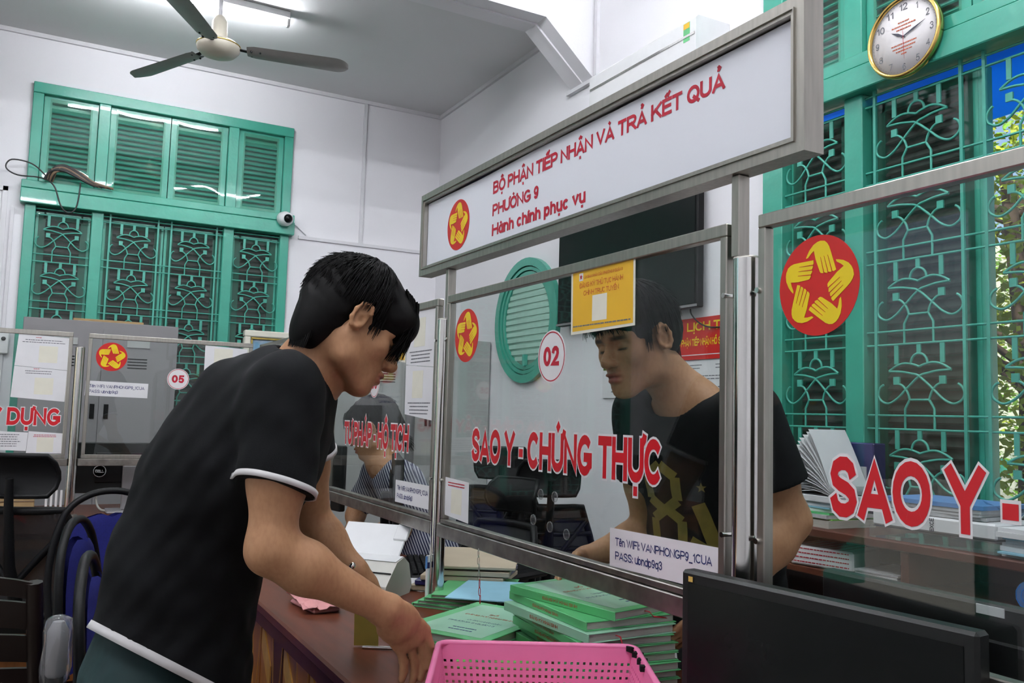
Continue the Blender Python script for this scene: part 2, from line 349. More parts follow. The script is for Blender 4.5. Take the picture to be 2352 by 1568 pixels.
def letter(mb, body, P, x, y, cap, width=None, bold=.012, n=.0006, grow=0.0, only=None):
    """flat drawn lettering; cap = capital height, width = total width, bold sets the stroke weight"""
    wt = .12+bold*2.2; st, adv = glyph_strokes(body, wt); kx = (width/adv) if width else cap
    O, U, V_ = P; N = U.cross(V_); t = wt*.5+grow
    put = lambda q, e: O+U*(x+q[0]*kx)+V_*(y+q[1]*cap)+N*(n+e)
    for si, (s, ext, clampy, ci) in enumerate(st):
        if only is not None and ci != only: continue
        s = [s[0]]+[b for a, b in zip(s, s[1:]) if abs(b[0]-a[0])+abs(b[1]-a[1]) > 1e-6]
        closed = len(s) > 3 and abs(s[0][0]-s[-1][0])+abs(s[0][1]-s[-1][1]) < 1e-6
        ex = lambda a, b: wt*.5 if (ext and ((b-a).length > .20 or len(pts) == 2)) else (wt*.12 if ext else 0); pts = [Vector((a, b)) for a, b in (s[:-1] if closed else s)]; k = len(pts); L, R = [], []
        for i, p in enumerate(pts):
            a = pts[i-1] if (i > 0 or closed) else None; b = pts[(i+1) % k] if (i < k-1 or closed) else None
            if a is None: d = (b-p).normalized(); nn = Vector((-d.y, d.x)); p = p-d*(grow+ex(p, b)); m_ = nn*t
            elif b is None: d = (p-a).normalized(); nn = Vector((-d.y, d.x)); p = p+d*(grow+ex(a, p)); m_ = nn*t
            else:
                d0, d1 = (p-a).normalized(), (b-p).normalized(); n0, n1 = Vector((-d0.y, d0.x)), Vector((-d1.y, d1.x)); bi = n0+n1
                bi = bi.normalized() if bi.length > .2 else n0
                m_ = bi*min(t/max(bi.dot(n0), .35), t*2.0)
            q1, q2 = p+m_, p-m_
            if clampy:
                for q_ in (q1, q2): q_.y = min(max(q_.y, -.012-grow), 1.012+grow)
            L.append(q1); R.append(q2)
        for i in (range(k) if closed else range(k-1)):
            j2 = (i+1) % k; e_ = (si % 7)*4.5e-5+(i % 3)*1.3e-5
            mb.add([put(q, e_) for q in (R[i], R[j2], L[j2], L[i])], [(0, 1, 2, 3)])
    return mb
def lines(mb, P, x, y, wd, n, pitch, h=.0015, dep=.0004, jit=.25, center=False):
    """rows of print too small to read"""
    for i in range(n):
        ww = wd*(1-jit*random.random()); xx = x+(wd-ww)/2 if center else x
        t = xx
        while t < xx+ww:
            q = min(random.uniform(.004, .012)*max(1, wd/.15), xx+ww-t); mb.prism(rect(t, y-i*pitch, t+q*.8, y-i*pitch+h), P, dep*.4, dep); t += q
    return mb
# ------------------------------------------------------------------ the room
XW, YB, ZC, ZF = 2.912, 6.75, 3.888, 4.35
def wall(name, lo, hi, m='plaster'): return struct(MB().bb(lo, hi).build(name, m))
wall('floor', (-3.1, -3.6, -.1), (3.2, 7.0, 0), 'floor_tile')
mb = MB(); a0, a1, b0, b1 = -.165, 1.64, .25, 3.535
c0, c1 = -2.76, -.955
mb.bb((-3.1, YB, 0), (c0, YB+.25, 4.6)); mb.bb((c1, YB, 0), (a0, YB+.25, 4.6)); mb.bb((c0, YB, 0), (c1, YB+.25, b0)); mb.bb((c0, YB, b1), (c1, YB+.25, 4.6)); mb.bb((c0, YB+.2, b0), (c1, YB+.25, b1)); mb.bb((a1, YB, 0), (3.2, YB+.25, 4.6)); mb.bb((a0, YB, 0), (a1, YB+.25, b0)); mb.bb((a0, YB, b1), (a1, YB+.25, 4.6)); mb.bb((a0, YB+.2, b0), (a1, YB+.25, b1))
struct(mb.build('wall_back', 'plaster'))
mb = MB(); mb.bb((-3.1, -3.6, 0), (-2.9, 3.35, 4.6)); mb.bb((-3.1, 5.10, 0), (-2.9, YB, 4.6)); mb.bb((-3.1, 3.35, 2.75), (-2.9, 5.10, 4.6))
struct(mb.build('wall_left', 'plaster'))
d1 = thing('added_door', 'open green double door to the daylight on the left, out of the picture', None, (-3.0, 4.22, 0), kind='structure')  # unseen door added so daylight brightens the foreground and the near glass
for lo, hi in (((-3.02, 3.28, 0), (-2.88, 3.36, 2.82)), ((-3.02, 5.09, 0), (-2.88, 5.17, 2.82)), ((-3.02, 3.36, 2.74), (-2.88, 5.09, 2.82))): MB().bb(lo, hi, .004).build('door_frame', 'green_paint', d1)
for y in (3.40, 5.05): MB().bb((-3.95, y-.02, .02), (-3.12, y+.02, 2.72), .004).build('door_leaf', 'green_paint', d1)
struct(MB().bb((-20, -8, -.2), (-3.1, 16, -.1)).build('ground_left', 'ground'))
wall('wall_front', (-2.9, -3.6, 0), (3.2, -3.4, 4.6))
W2Y, W2T = 2.909, 2.035       # right-hand window: left edge and width
mb = MB(); wy0, wy1, wz0, wz1 = W2Y-W2T, W2Y, .25, 3.54
mb.bb((XW, -3.4, 0), (XW+.28, wy0, 4.6)); mb.bb((XW, wy1, 0), (XW+.28, YB, 4.6))
mb.bb((XW, wy0, 0), (XW+.28, wy1, wz0)); mb.bb((XW, wy0, wz1), (XW+.28, wy1, 4.6))
struct(mb.build('wall_right', 'plaster'))
wall('ceiling', (-2.9, 4.62, ZC), (XW, YB, ZC+.12), 'ceiling_paint')
o = wall('ceiling', (-2.9, -3.4, ZF), (XW, 4.62, ZF+.12), 'ceiling_paint')
# haunched concrete beam across the room: wall above, sloping bracket down to the right wall
mb = MB(); P = (Vector((0, 0, 0)), X_, Z_)
def hb(zb, zw, xb): return [(-2.9, zb), (xb, zb), (XW, zw), (XW, ZF), (-2.9, ZF)]
mb.prism(hb(3.745, 3.435, 2.56), (Vector((0, 4.39, 0)), X_, Z_), -.11, 0)
mb.prism(hb(3.735, 3.425, 2.55), (Vector((0, 4.50, 0)), X_, Z_), -.012, 0)
mb.prism(hb(3.748, 3.438, 2.56), (Vector((0, 4.512, 0)), X_, Z_), -.135, 0)
struct(mb.build('beam', 'plaster'))
# plaster cove lines and conduits
def trim(name, lo, hi, m='conduit'): return struct(MB().bb(lo, hi).build(name, m))
trim('trim_1', (-2.9, YB-.022, ZC-.03), (XW, YB, ZC))
trim('trim_2', (XW-.022, 4.65, ZC-.03), (XW, YB-.022, ZC))
trim('trim_3', (2.215, YB-.016, 2.69), (2.24, YB, ZC-.03))
trim('trim_4', (1.72, YB-.016, 2.665), (XW, YB, 2.69))
trim('trim_5', (XW-.02, 4.33, 3.435), (XW, 4.36, ZF))
trim('trim_6', (XW-.03, 4.37, 3.40), (XW, 4.66, 3.424))
trim('trim_7', (-.30, YB-.016, .02), (-.27, YB, 2.78))
trim('trim_8', (-.92, YB-.016, 2.75), (-.27, YB, 2.78))
trim('trim_9', (-.245, YB-.02, .02), (-.225, YB, 2.64))

# ------------------------------------------------------------------ louvred windows with wrought grilles
def spline(pts, seg=6):
    pts = [Vector((p[0], 0, p[1])) for p in pts]; out = []
    for i in range(len(pts)-1):
        p0 = pts[max(i-1, 0)]; p1 = pts[i]; p2 = pts[i+1]; p3 = pts[min(i+2, len(pts)-1)]
        for k in range(seg):
            t = k/seg
            out.append(.5*((2*p1)+(-p0+p2)*t+(2*p0-5*p1+4*p2-p3)*t*t+(-p0+3*p1-3*p2+p3)*t**3))
    return out+[pts[-1]]
def grille_mesh(width, ztop, zbot, side_bars):
    """flower-and-scroll ironwork, one unit every 0.326 m, hung between horizontal rods"""
    mb = MB(); per = .326; hw = width/2; r = .0048
    z = ztop; a = (hw-.045 if side_bars else hw*.98)
    while z > zbot+.05:
        f = lambda u, v: (u*a, z-v*per)
        for zz in (z, z-.84*per): mb.tube([(-hw, 0, zz), (hw, 0, zz)], r, 6)
        for u, v1 in ((-.52, .235), (0, .115), (.52, .235)):
            mb.bb((u*a-.009, -.003, z-v1*per), (u*a+.009, .003, z))
        mb.tube(spline([f(.19*math.cos(t*math.pi/6), .235-.118*math.sin(t*math.pi/6)) for t in range(7)], 3), r, 6)
        for sg in (-1, 1):
            mb.tube(spline([f(sg*u, v) for u, v in ((0, .272), (.13, .245), (.33, .228), (.52, .255), (.70, .315))], 4), r, 6)
            mb.tube(spline([f(sg*u, v) for u, v in ((-.70, .318), (-.42, .325), (-.18, .35), (0, .383), (.30, .53), (.52, .645), (.74, .70), (.92, .655), (.97, .58), (.92, .51), (.84, .475))], 4), r, 6)
            mb.tube(spline([f(sg*u, v) for u, v in ((.53, .46), (.40, .485), (.28, .56), (.22, .655))], 4), r, 6)
            mb.tube([Vector((f(sg*.22, .655)[0], 0, f(0, .655)[1])), Vector((f(sg*.33, .76)[0], 0, f(0, .76)[1])), Vector((f(sg*.33, 1)[0], 0, f(0, 1.0)[1]))], r, 6)
            q = f(sg*.52, .42); mb.bb((q[0]-.013, -.004, q[1]-.018), (q[0]+.013, .004, q[1]+.012))
        mb.tube([Vector((f(-.22, 0)[0], 0, f(0, .655)[1])), Vector((f(.22, 0)[0], 0, f(0, .655)[1]))], r, 6)
        z -= per
    if side_bars:
        for s in (-1, 1): mb.bb((s*a-.006, -.006, z), (s*a+.006, .006, ztop+.06))
    mb.tube([(-hw, 0, ztop+.04), (hw, 0, ztop+.04)], r, 6)
    return mb
def slat_set(sash, x0, x1, z0, z1, pitch, m, y):
    """tilted boards, each an object sharing one mesh"""
    n = int((z1-z0)/pitch); base = None; R = Matrix.Rotation(math.radians(42), 3, 'X')
    for i in range(n):
        z = z0+pitch*(i+.5)
        if base is None:
            base = MB().box(((x0+x1)/2, y, z), (x1-x0, .052, .008), R).build('slat', m, sash, local=True)
            loc0 = base.location.copy()
        else: inst(base, 'slat', (loc0.x, loc0.y, z), sash)
def window(name, label, loc, rz, W, st, mu, open_half=False, zlow=.25):
    w = thing(name, label, None, loc, rz, kind='structure')
    cen = W*.455; p = (W-2*st-2*mu-cen)/2
    xs = [0, st, st+p, st+p+mu, W/2, W-st-p-mu, W-st-p, W-st, W]
    zt, tz0, tz1 = 3.535, 2.675, 2.835
    b = lambda nm, lo, hi, m='green_paint', bev=.004: MB().bb(lo, hi, bev).build(nm, m, w, local=True)
    b('head_rail', (0, -.035, zt-.075), (W, .05, zt))
    b('transom', (-.03, -.075, tz0), (W+.03, .05, tz0+.10)); b('transom_cap', (-.03, -.06, tz0+.106), (W+.03, .05, tz1))
    for x0, x1 in ((0, st), (xs[2], xs[3]), (xs[5], xs[6]), (xs[7], W)):
        b('upper_post', (x0, -.03, tz1), (x1, .05, zt-.075)); b('lower_post', (x0, -.03, zlow), (x1, .05, tz0))
    bays = [(xs[1], xs[2]), (xs[3], xs[4]), (xs[4], xs[5]), (xs[6], xs[7])]
    for i, (x0, x1) in enumerate(bays):
        fwid = .052
        # upper shutter
        mb = MB(); za, zb = tz1, zt-.075
        mb.bb((x0+.003, .0, za), (x0+fwid, .035, zb)); mb.bb((x1-fwid, .0, za), (x1-.003, .035, zb))
        mb.bb((x0+fwid, .0, za), (x1-fwid, .035, za+.035)); mb.bb((x0+fwid, .0, zb-.045), (x1-fwid, .035, zb)); mb.bb((x0+.003, .036, za), (x1-.003, .05, zb))
        s = mb.build('shutter', 'green_paint', w, local=True)
        off = s.location.copy()
        slat_set(s, x0+fwid-off.x, x1-fwid-off.x, za+.035-off.z, zb-.045-off.z, .0365, 'slat_green', .016-off.y)
        MB().bb((x0+fwid-.012, -.004, za+.012), (x1-fwid+.012, -.001, zb-.02)).build('pane', 'plastic_sheet', w, local=True)
        # lower casement
        if not (open_half and i == 2):
            mb = MB(); za, zb = zlow, tz0-.035
            mb.bb((x0+.003, .03, za), (x0+fwid+.012, .06, zb)); mb.bb((x1-fwid-.012, .03, za), (x1-.003, .06, zb))
            mb.bb((x0+fwid, .03, za), (x1-fwid, .06, za+.05)); mb.bb((x0+fwid, .03, zb-.05), (x1-fwid, .06, zb)); mb.bb((x0+.003, .075, za), (x1-.003, .085, zb))
            s = mb.build('casement', 'green_paint', w, local=True); off = s.location.copy()
            slat_set(s, x0+fwid-off.x, x1-fwid-off.x, za+.05-off.z, zb-.05-off.z, .043, 'slat_grey', .052-off.y)
            MB().bb((x0+.02, .022, za+.012), (x1-.02, .025, zb-.012)).build('pane', 'dusty_pane', w, local=True)
        # ironwork
        side = i in (1, 2)
        g = grille_mesh(x1-x0, 2.615, zlow+.1, side); g.v = [(v[0]+(x0+x1)/2, v[1]-.006, v[2]) for v in g.v]
        g.build('grille', 'green_iron', w, local=True)
    if open_half:       # the casement that stands open, swung outwards
        mb = MB(); x1 = xs[5]; za, zb = zlow, tz0-.035
        mb.bb((x1-.04, .06, za), (x1-.005, .10, zb)); mb.bb((x1-.04, .40, za), (x1-.005, .45, zb)); mb.bb((x1-.035, .10, za), (x1-.01, .40, zb))
        mb.build('casement', 'green_paint', w, local=True)
        MB().bb((W/2-.002, .03, za), (W/2+.022, .075, zb)).build('meeting_stile', 'green_paint', w, local=True)
    return w
window('window_1', 'tall green louvred window with scroll grille on the back wall', (-.165, YB-.005, 0), 0, 1.805, .068, .076)
window('window_2', 'green louvred window with scroll grille, one casement open onto trees', (XW-.005, W2Y, 0), -math.pi/2, W2T, .12, .09, True)
window('added_window', 'second green louvred window on the back wall, left of the picture', (-2.76, YB-.005, 0), 0, 1.805, .068, .076)  # unseen window added as a dark surface for the screens to reflect
# round vent window
rw = thing('window_3', 'round green framed window on the right wall', None, (XW, 5.13, 1.975), kind='structure')
pr = (Vector((XW, 5.13, 1.975)), -Y_, Z_)
def ring(r0, r1, d0, d1, nm, m):
    mb = MB(); c = Vector((XW, 5.13, 1.975))
    mb.lathe([(r0, d0), (r0, d1), (r1, d1), (r1, d0), (r0, d0)], c, (-1, 0, 0), 48, False); return mb.build(nm, m, rw)
ring(.375, .43, 0, .035, 'outer_ring', 'green_paint'); ring(.345, .368, 0, .026, 'middle_ring', 'green_paint'); ring(.31, .338, 0, .018, 'inner_ring', 'green_paint')
MB().lathe([(.001, .004), (.312, .004), (.312, 0)], (XW, 5.13, 1.975), (-1, 0, 0), 48).build('panel', 'pale_mint', rw)
for i in range(13):
    z = -.26+.0433*i; hwid = math.sqrt(.305**2-z*z)
    MB().bb((XW-.010, 5.13-hwid, 1.975+z-.014), (XW-.004, 5.13+hwid, 1.975+z+.014)).build('board', 'pale_mint', rw)
MB().bb((XW-.04, 5.11, 1.66), (XW-.005, 5.135, 1.74), .004).build('latch', 'green_iron', rw)
# ------------------------------------------------------------------ fluorescent fittings
def fluor(x, y, z, label, ln=1.24, tm='tube_light'):
    t = thing('fluorescent_lamp', label, 'lamp', (x, y, z), group='ceiling tube lamps')
    MB().bb((x-ln/2, y-.03, z-.05), (x+ln/2, y+.03, z), .006).build('batten', 'white_plastic', t)
    MB().cyl((x-ln/2+.025, y, z-.075), (x+ln/2-.025, y, z-.075), .0135, n=8).build('tube', tm, t)
    for s in (-1, 1): MB().bb((x+s*ln/2-.02*(s > 0), y-.018, z-.095), (x+s*ln/2+.02*(s < 0), y+.018, z-.045), .003).build('lamp_holder', 'white_plastic', t)
    return t
fluor(.655, 5.49, ZC, 'lit fluorescent tube on the rear ceiling beside the fan', 1.24, 'dim_tube_light')
for i, (x, y) in enumerate([(1.75, 2.7), (-.35, 3.1), (-2.2, 2.2), (-1.3, .9), (.45, .75), (-.5, -1.0), (2.05, 1.1)]):  # later tubes are unseen, added to brighten sign, foreground and right window
    fluor(x, y, ZC if y > 4.6 else ZF, ('lit fluorescent tube above the clerks, higher than the picture', 'lit fluorescent tube above the waiting side, higher than the picture', 'lit fluorescent tube over the left side of the hall, out of the picture', 'lit fluorescent tube above and left of the viewer, out of the picture', 'lit fluorescent tube above the foreground monitor, out of the picture', 'lit fluorescent tube behind the viewer, out of the picture', 'lit fluorescent tube beside the right window, higher than the picture')[i])
# ------------------------------------------------------------------ ceiling fan
HX, HY, HZ = .782, 5.084, 3.393
f = thing('ceiling_fan', 'cream three-bladed ceiling fan hanging on a rod', 'fan', (HX, HY, HZ))
MB().cyl((HX, HY, HZ+.15), (HX, HY, ZC), .012, n=10).build('rod', 'conduit', f)
MB().lathe([(.0, ZC-HZ), (.055, ZC-HZ), (.05, ZC-HZ-.06), (.02, ZC-HZ-.08)][::-1], (HX, HY, HZ), n=20).build('ceiling_cup', 'fan_cream', f)
MB().lathe([(.05, .028), (.048, .06), (.043, .15), (.025, .18), (.012, .19)], (HX, HY, HZ), n=24).build('motor_cap', 'fan_cream', f)
MB().lathe([(.001, -.062), (.05, -.058), (.095, -.045), (.118, -.02), (.122, .0), (.118, .012), (.10, .028), (.03, .034)], (HX, HY, HZ), n=40).build('motor_housing', 'fan_cream', f)
mbg = MB()
mbg.lathe([(.120, .002), (.1245, .004), (.1245, .009), (.117, .013)], (HX, HY, HZ), n=40); mbg.build('gold_band', 'gold', f)
for a in (343, 122, 243):
    R = Matrix.Rotation(math.radians(a), 3, 'Z'); Rt = Matrix.Rotation(math.radians(-9), 3, 'X')
    g = []
    for s in [i/12*.86 for i in range(13)]+[.88, .90, .92, .94, .955, .97, .98, .99, .997]:
        x = .16+s*.58; hw = .058+.016*s
        if s > .86: hw *= math.sqrt(max(.01, 1-((s-.86)/.14)**2))
        if s < .04: hw *= .8
        g.append([Vector((x, y*hw, -.012-.03*s-.012*(1-y*y))) for y in (-1, -.5, 0, .5, 1)])
    mb = MB(); mb.sheet([[Vector((HX, HY, HZ)) + R @ (Rt @ p) for p in r] for r in g])
    mb.sheet([[Vector((HX, HY, HZ+.004)) + R @ (Rt @ p) for p in r[::-1]] for r in g])
    bl = mb.build('blade', 'fan_blade', f)
    mb = MB(); Q = lambda x, y, z: Vector((HX, HY, HZ)) + R @ Vector((x, y, z))
    mb.tube([Q(.10, 0, -.002), Q(.16, 0, -.010), Q(.235, 0, -.020)], .014, 8, flat=.5)
    for x, y in ((.185, .03), (.185, -.03), (.235, .03), (.235, -.03)): mb.cyl(Q(x, y, -.026), Q(x, y, -.006), .006, n=8)
    mb.build('blade_bracket', 'black_plastic', f)
# ------------------------------------------------------------------ outside the open casement
struct(MB().bb((3.2, -12, -.4), (30, 20, -.3)).build('ground', 'ground'))
wl = MB(); wl.bb((11.0, -3, -.3), (11.2, 14, 1.05)); struct(wl.build('wall_outside', 'pale_wall'))
struct(MB().bb((10.96, -3, .75), (11.0, 14, .95)).build('trim_10', 'green_paint'))
struct(MB().bb((13, -6, -.3), (13.3, 16, 4.2)).build('wall_far', 'pale_wall'))
def tree(label, x, y, h, rx, n, m, seed):
    rnd = random.Random(seed); t = thing('tree', label, 'tree', (x, y, -.3), group='trees outside the window')
    MB().tube([(x, y, -.3), (x+.05, y, h*.4), (x-.05, y+.1, h*.8)], [.12, .09, .04], 8).build('trunk', 'bark', t)
    mb = MB()
    for _ in range(16):
        a = rnd.uniform(0, 6.28); z0 = h*rnd.uniform(.15, .75); r_ = rx*rnd.uniform(.5, 1)
        mb.tube([(x, y, z0), (x+math.cos(a)*r_*.5, y+math.sin(a)*r_*.5, z0+.25), (x+math.cos(a)*r_, y+math.sin(a)*r_, z0+rnd.uniform(-.1, .5))], [.03, .018, .006], 5)
    mb.build('branches', 'bark', t)
    lf = MB()
    for _ in range(n):
        a = rnd.uniform(0, 6.283); rr = rx*math.sqrt(rnd.random()); z = h*(.55+.5*(rnd.random()*2-1)*math.sqrt(max(0.05, 1-(rr/rx)**2)))
        c = Vector((x+rr*math.cos(a), y+rr*math.sin(a), z)); sz = rnd.uniform(.035, .075)
        d = Vector((rnd.uniform(-1, 1), rnd.uniform(-1, 1), rnd.uniform(-.9, .3))).normalized(); s = d.cross(Vector((rnd.uniform(-1, 1), rnd.uniform(-1, 1), 1))).normalized()
        lf.add([c, c+d*sz*.5+s*sz*.38, c+d*sz*1.2, c+d*sz*.5-s*sz*.38], [(0, 1, 2, 3)])
    o = lf.build('foliage', m, t); o['kind'] = 'stuff'
    return t
tree('leafy tree with bright yellow-green leaves outside the open casement', 5.6, 3.3, 3.8, 1.2, 9000, 'leaf_yellow', 1)
tree('darker leafy tree farther off behind the bright one outside', 8.6, 5.0, 4.8, 1.5, 9000, 'leaf', 2)
tree('small green tree outside close to the right edge of view', 6.3, 1.2, 2.4, .8, 6000, 'leaf', 3)
tg = []
for i in range(9):
    tg.append([Vector((3.20+.17*i, -1+.5*j, 3.62-.075*i+.03*math.sin(i*1.7+j))) for j in range(14)])
mb = MB().sheet(tg); mb.sheet([[p+Vector((0, 0, .006)) for p in r[::-1]] for r in tg])
tag(mb.build('awning', 'tarp_blue'), 'blue tarpaulin awning outside above the open casement', 'awning')
# ------------------------------------------------------------------ counters
ZT = .744
def counter_thing():
    t = thing('counter', 'long reddish-brown wooden service counter under the glass screens', 'counter', (1.0, 2.6, 0))
    MB().bb((.62, .2, ZT-.032), (1.36, 5.60, ZT), .006).build('worktop', 'wood_top', t)
    MB().bb((.63, .2, ZT-.075), (.66, 5.03, ZT-.033), .004).build('edge_moulding', 'wood_dark', t)
    MB().bb((.665, .2, .06), (.69, 4.98, ZT-.034)).build('front_board', 'wood_orange', t)
    MB().bb((.70, .25, 0), (1.26, 5.5, .06)).build('plinth', 'wood_dark', t)
    MB().bb((1.27, .2, .06), (1.30, 5.6, ZT-.034)).build('back_board', 'wood_dark', t)
    # marquetry: parallelogram tiles and the V-shaped inlays between them
    PF = (Vector((.665, 0, 0)), -Y_, Z_)
    ti = None
    for k in range(17):
        y0 = .3+.27*k
        for z0, m in ((.535, 'wood_yellow'), (.20, 'wood_yellow')):
            poly = [(-.06, .13), (.06, .02), (.06, -.06), (-.06, .05)]
            MB().prism([(-y0+a, z0+c) for a, c in poly], PF, 0, .004).build('inlay_tile', m, t)
        MB().prism([(-y0+.075, .07), (-y0+.195, .07), (-y0+.195, ZT-.08), (-y0+.075, ZT-.08)], PF, 0, .003).build('inlay_plank', 'wood_dark' if k % 2 else 'wood_orange', t)
        for s in (-1, 1):
            p0 = (-y0+.135, .30); p1 = (-y0+.135+s*.06, ZT-.08)
            MB().prism([(p0[0]-.0016, p0[1]), (p0[0]+.0016, p0[1]), (p1[0]+.0016, p1[1]), (p1[0]-.0016, p1[1])], PF, .003, .0045).build('inlay_line', 'wood_yellow', t)
    return t
counter_thing()
t = thing('counter', 'rear wooden counter running under the wall of screens at the back', 'counter', (-1.2, 4.9, 0))
MB().bb((-2.0, 4.47, ZT-.032), (.612, 5.6, ZT), .006).build('worktop', 'wood_top', t)
MB().bb((-2.0, 4.48, ZT-.085), (.612, 4.51, ZT-.033), .004).build('edge_moulding', 'wood_orange', t)
MB().bb((-2.0, 4.52, .06), (.612, 4.55, ZT-.034)).build('front_board', 'wood_orange', t)
MB().bb((-1.95, 4.6, 0), (.60, 5.5, .06)).build('plinth', 'wood_dark', t)
# ------------------------------------------------------------------ emblem of five hands round a star
HAND = [(-.29, .57), (-.255, .64), (-.20, .725), (-.10, .82), (.0, .866), (.08, .878), (.175, .862), (.24, .81), (.29, .735), (.34, .60), (.458, .253), (.40, .228), (.356, .240), (.33, .222), (.265, .236), (.235, .212), (.165, .236), (.138, .222), (.085, .232), (.06, .262), (-.044, .52), (-.087, .700), (-.155, .655), (-.24, .575)]
def emblem(P, x, y, r, parent, rim=False):
    e = MB().prism(circle(x, y, r, 48), P, .0004, .0012).build('emblem', 'emblem_red', parent)
    off = parent.location+e.location
    mb, ms = MB(), MB()
    for k in range(5):
        a = -2*math.pi*k/5; ca, sa = math.cos(a), math.sin(a)
        rot = lambda q: (x+r*(q[0]*ca-q[1]*sa), y+r*(q[0]*sa+q[1]*ca))
        mb.prism([rot(q) for q in HAND], P, .0012, .0018)
        for (u0, v0), (u1, v1) in (((.167, .563), (.265, .225)), ((.258, .572), (.364, .225)), ((.080, .55), (.165, .22))):
            ms.prism([rot(q) for q in ((u0-.004, v0), (u0+.004, v0), (u1+.009, v1), (u1-.009, v1))], P, .0018, .0021)
    for q, m, nm in ((mb, 'emblem_yellow', 'hands'), (ms, 'emblem_red', 'finger_lines')):
        o = q.build(nm, m); o.location = Vector(o.location)-off; o.parent = e
    return e
def outlined(P, x, y, cap, body, width, parent, bold=.048, name='lettering'):
    for i, ch in enumerate(body):      # each vinyl letter is a part, its white edge a part under it
        if ch == ' ': continue
        letter(MB(), body, P, x, y, cap, width, bold, .0006, .052, i).build('letter_edge', 'white_vinyl', parent)
        letter(MB(), body, P, x, y, cap, width, bold, .0011, 0, i).build('letter', 'red_vinyl', parent)
def number_disc(P, x, y, r, body, parent):
    o = MB().prism(circle(x, y, r, 40), P, .0004, .0010).build('number_disc', 'white_vinyl', parent)
    mb = MB(); O, U, V = P; N = U.cross(V)
    k = 40; pts = []
    for rr in (r*.90, r*.945):
        for i in range(k): pts.append(O+U*(x+rr*math.cos(2*math.pi*i/k))+V*(y+rr*math.sin(2*math.pi*i/k))+N*.0014)
    mb.add(pts, [(i, (i+1) % k, k+(i+1) % k, k+i) for i in range(k)]); letter(mb, body, P, x-r*.58, y-r*.36, r*.74, r*1.14, .05, .0014)
    mb.build('number', 'sign_red', parent)
# ------------------------------------------------------------------ steel posts
def post(label, x, y):
    t = thing('screen_post', label, 'post', (x, y, ZT), group='round steel posts between the screens')
    MB().cyl((x, y, ZT), (x, y, 1.612), .0235, n=24).build('shaft', 'bright_steel', t)
    MB().lathe([(.0235, 0), (.0225, .004), (.001, .005)], (x, y, 1.612), n=24).build('cap', 'worn_steel', t)
    MB().lathe([(.04, 0), (.04, .006), (.026, .010)], (x, y, ZT), n=24).build('base_flange', 'worn_steel', t)
    return t
XS = 1.10
post('shiny steel post in front of the tall dark television, right of screen 02', XS, 1.150)
post('steel post between screens 02 and 03 with a pen taped to its foot', XS, 2.462)
post('steel post at the far left end of the window 03 screen', XS, 3.645)
post('steel post beyond the right edge that holds the nearest screen', XS, .03)
post('steel post in the far corner where both rows of screens meet', XS, 5.05)
post('steel post left of screen 05 on the rear counter', .178, 5.05)
post('steel post on the rear counter far left, outside the picture', -.98, 5.05)
# ------------------------------------------------------------------ glass screens
def screen_x(label, y0, y1):
    """y0 = right end (near), y1 = left end (far)"""
    t = thing('glass_screen', label, 'glass screen', (XS, (y0+y1)/2, .95), group='framed glass screens')
    z0, z1, w = 1.006, 1.684, .024
    mk = lambda nm, lo, hi, m='steel': MB().bb(lo, hi, .002).build(nm, m, t)
    mk('top_rail', (XS-.011, y0, z1-w), (XS+.011, y1, z1))
    mk('side_rail', (XS-.011, y0, z0), (XS+.011, y0+.018, z1-w)); mk('side_rail', (XS-.011, y1-.018, z0), (XS+.011, y1, z1-w))
    mk('bottom_rail', (XS-.011, y0, z0-.014), (XS+.011, y1, z0), 'worn_steel')
    mk('cross_tube', (XS-.017, y0-.012, z0-.054), (XS+.017, y1+.012, z0-.015), 'worn_steel')
    for y in (y0+.003, y1-.003):
        for z in (1.12, 1.55): MB().cyl((XS-.016, y, z), (XS+.016, y, z), .005, n=10).build('bolt', 'bright_steel', t)
    MB().bb((XS-.0025, y0+.016, z0-.004), (XS+.0025, y1-.016, z1-w+.004)).build('pane', 'clear_glass', t)
    return t
s1 = screen_x('nearest glass screen at the right, large emblem and the words SAO Y', .062, 1.112)
s2 = screen_x('glass screen 02 in the middle, lettered SAO Y - CHỨNG THỰC', 1.190, 2.425)
s3 = screen_x('glass screen behind the bending man, lettered TƯ PHÁP - HỘ TỊCH', 2.500, 3.610)
s4 = screen_x('far glass screen hidden behind the bending man', 3.680, 5.010)
GP = frame_x(XS-.0025, 0, 0)      # printed side of the glass; x of the frame = -y
emblem(GP, -.985, 1.545, .082, s1); outlined(GP, -.962, 1.180, .092, 'SAO Y - CHỨNG THỰC', .862, s1)
emblem(GP, -2.298, 1.553, .079, s2); outlined(GP, -2.240, 1.190, .092, 'SAO Y - CHỨNG THỰC', .862, s2)
number_disc(GP, -1.812, 1.468, .065, '02', s2)
outlined(GP, -3.415, 1.190, .090, 'TƯ PHÁP - HỘ TỊCH', .695, s3)
number_disc(GP, -3.078, 1.425, .052, '03', s3)
emblem(GP, -3.46, 1.553, .079, s3)
for y, z in ((1.847, 1.131), (1.781, 1.131), (1.88, 1.066), (1.80, 1.058), (1.725, 1.050)):
    MB().lathe([(.0112, 0), (.0128, 0), (.0128, .002), (.0112, .002), (.0112, 0)], (XS-.0047, y, z), (1, 0, 0), 20).build('speaking_hole', 'clear_plastic', s2)
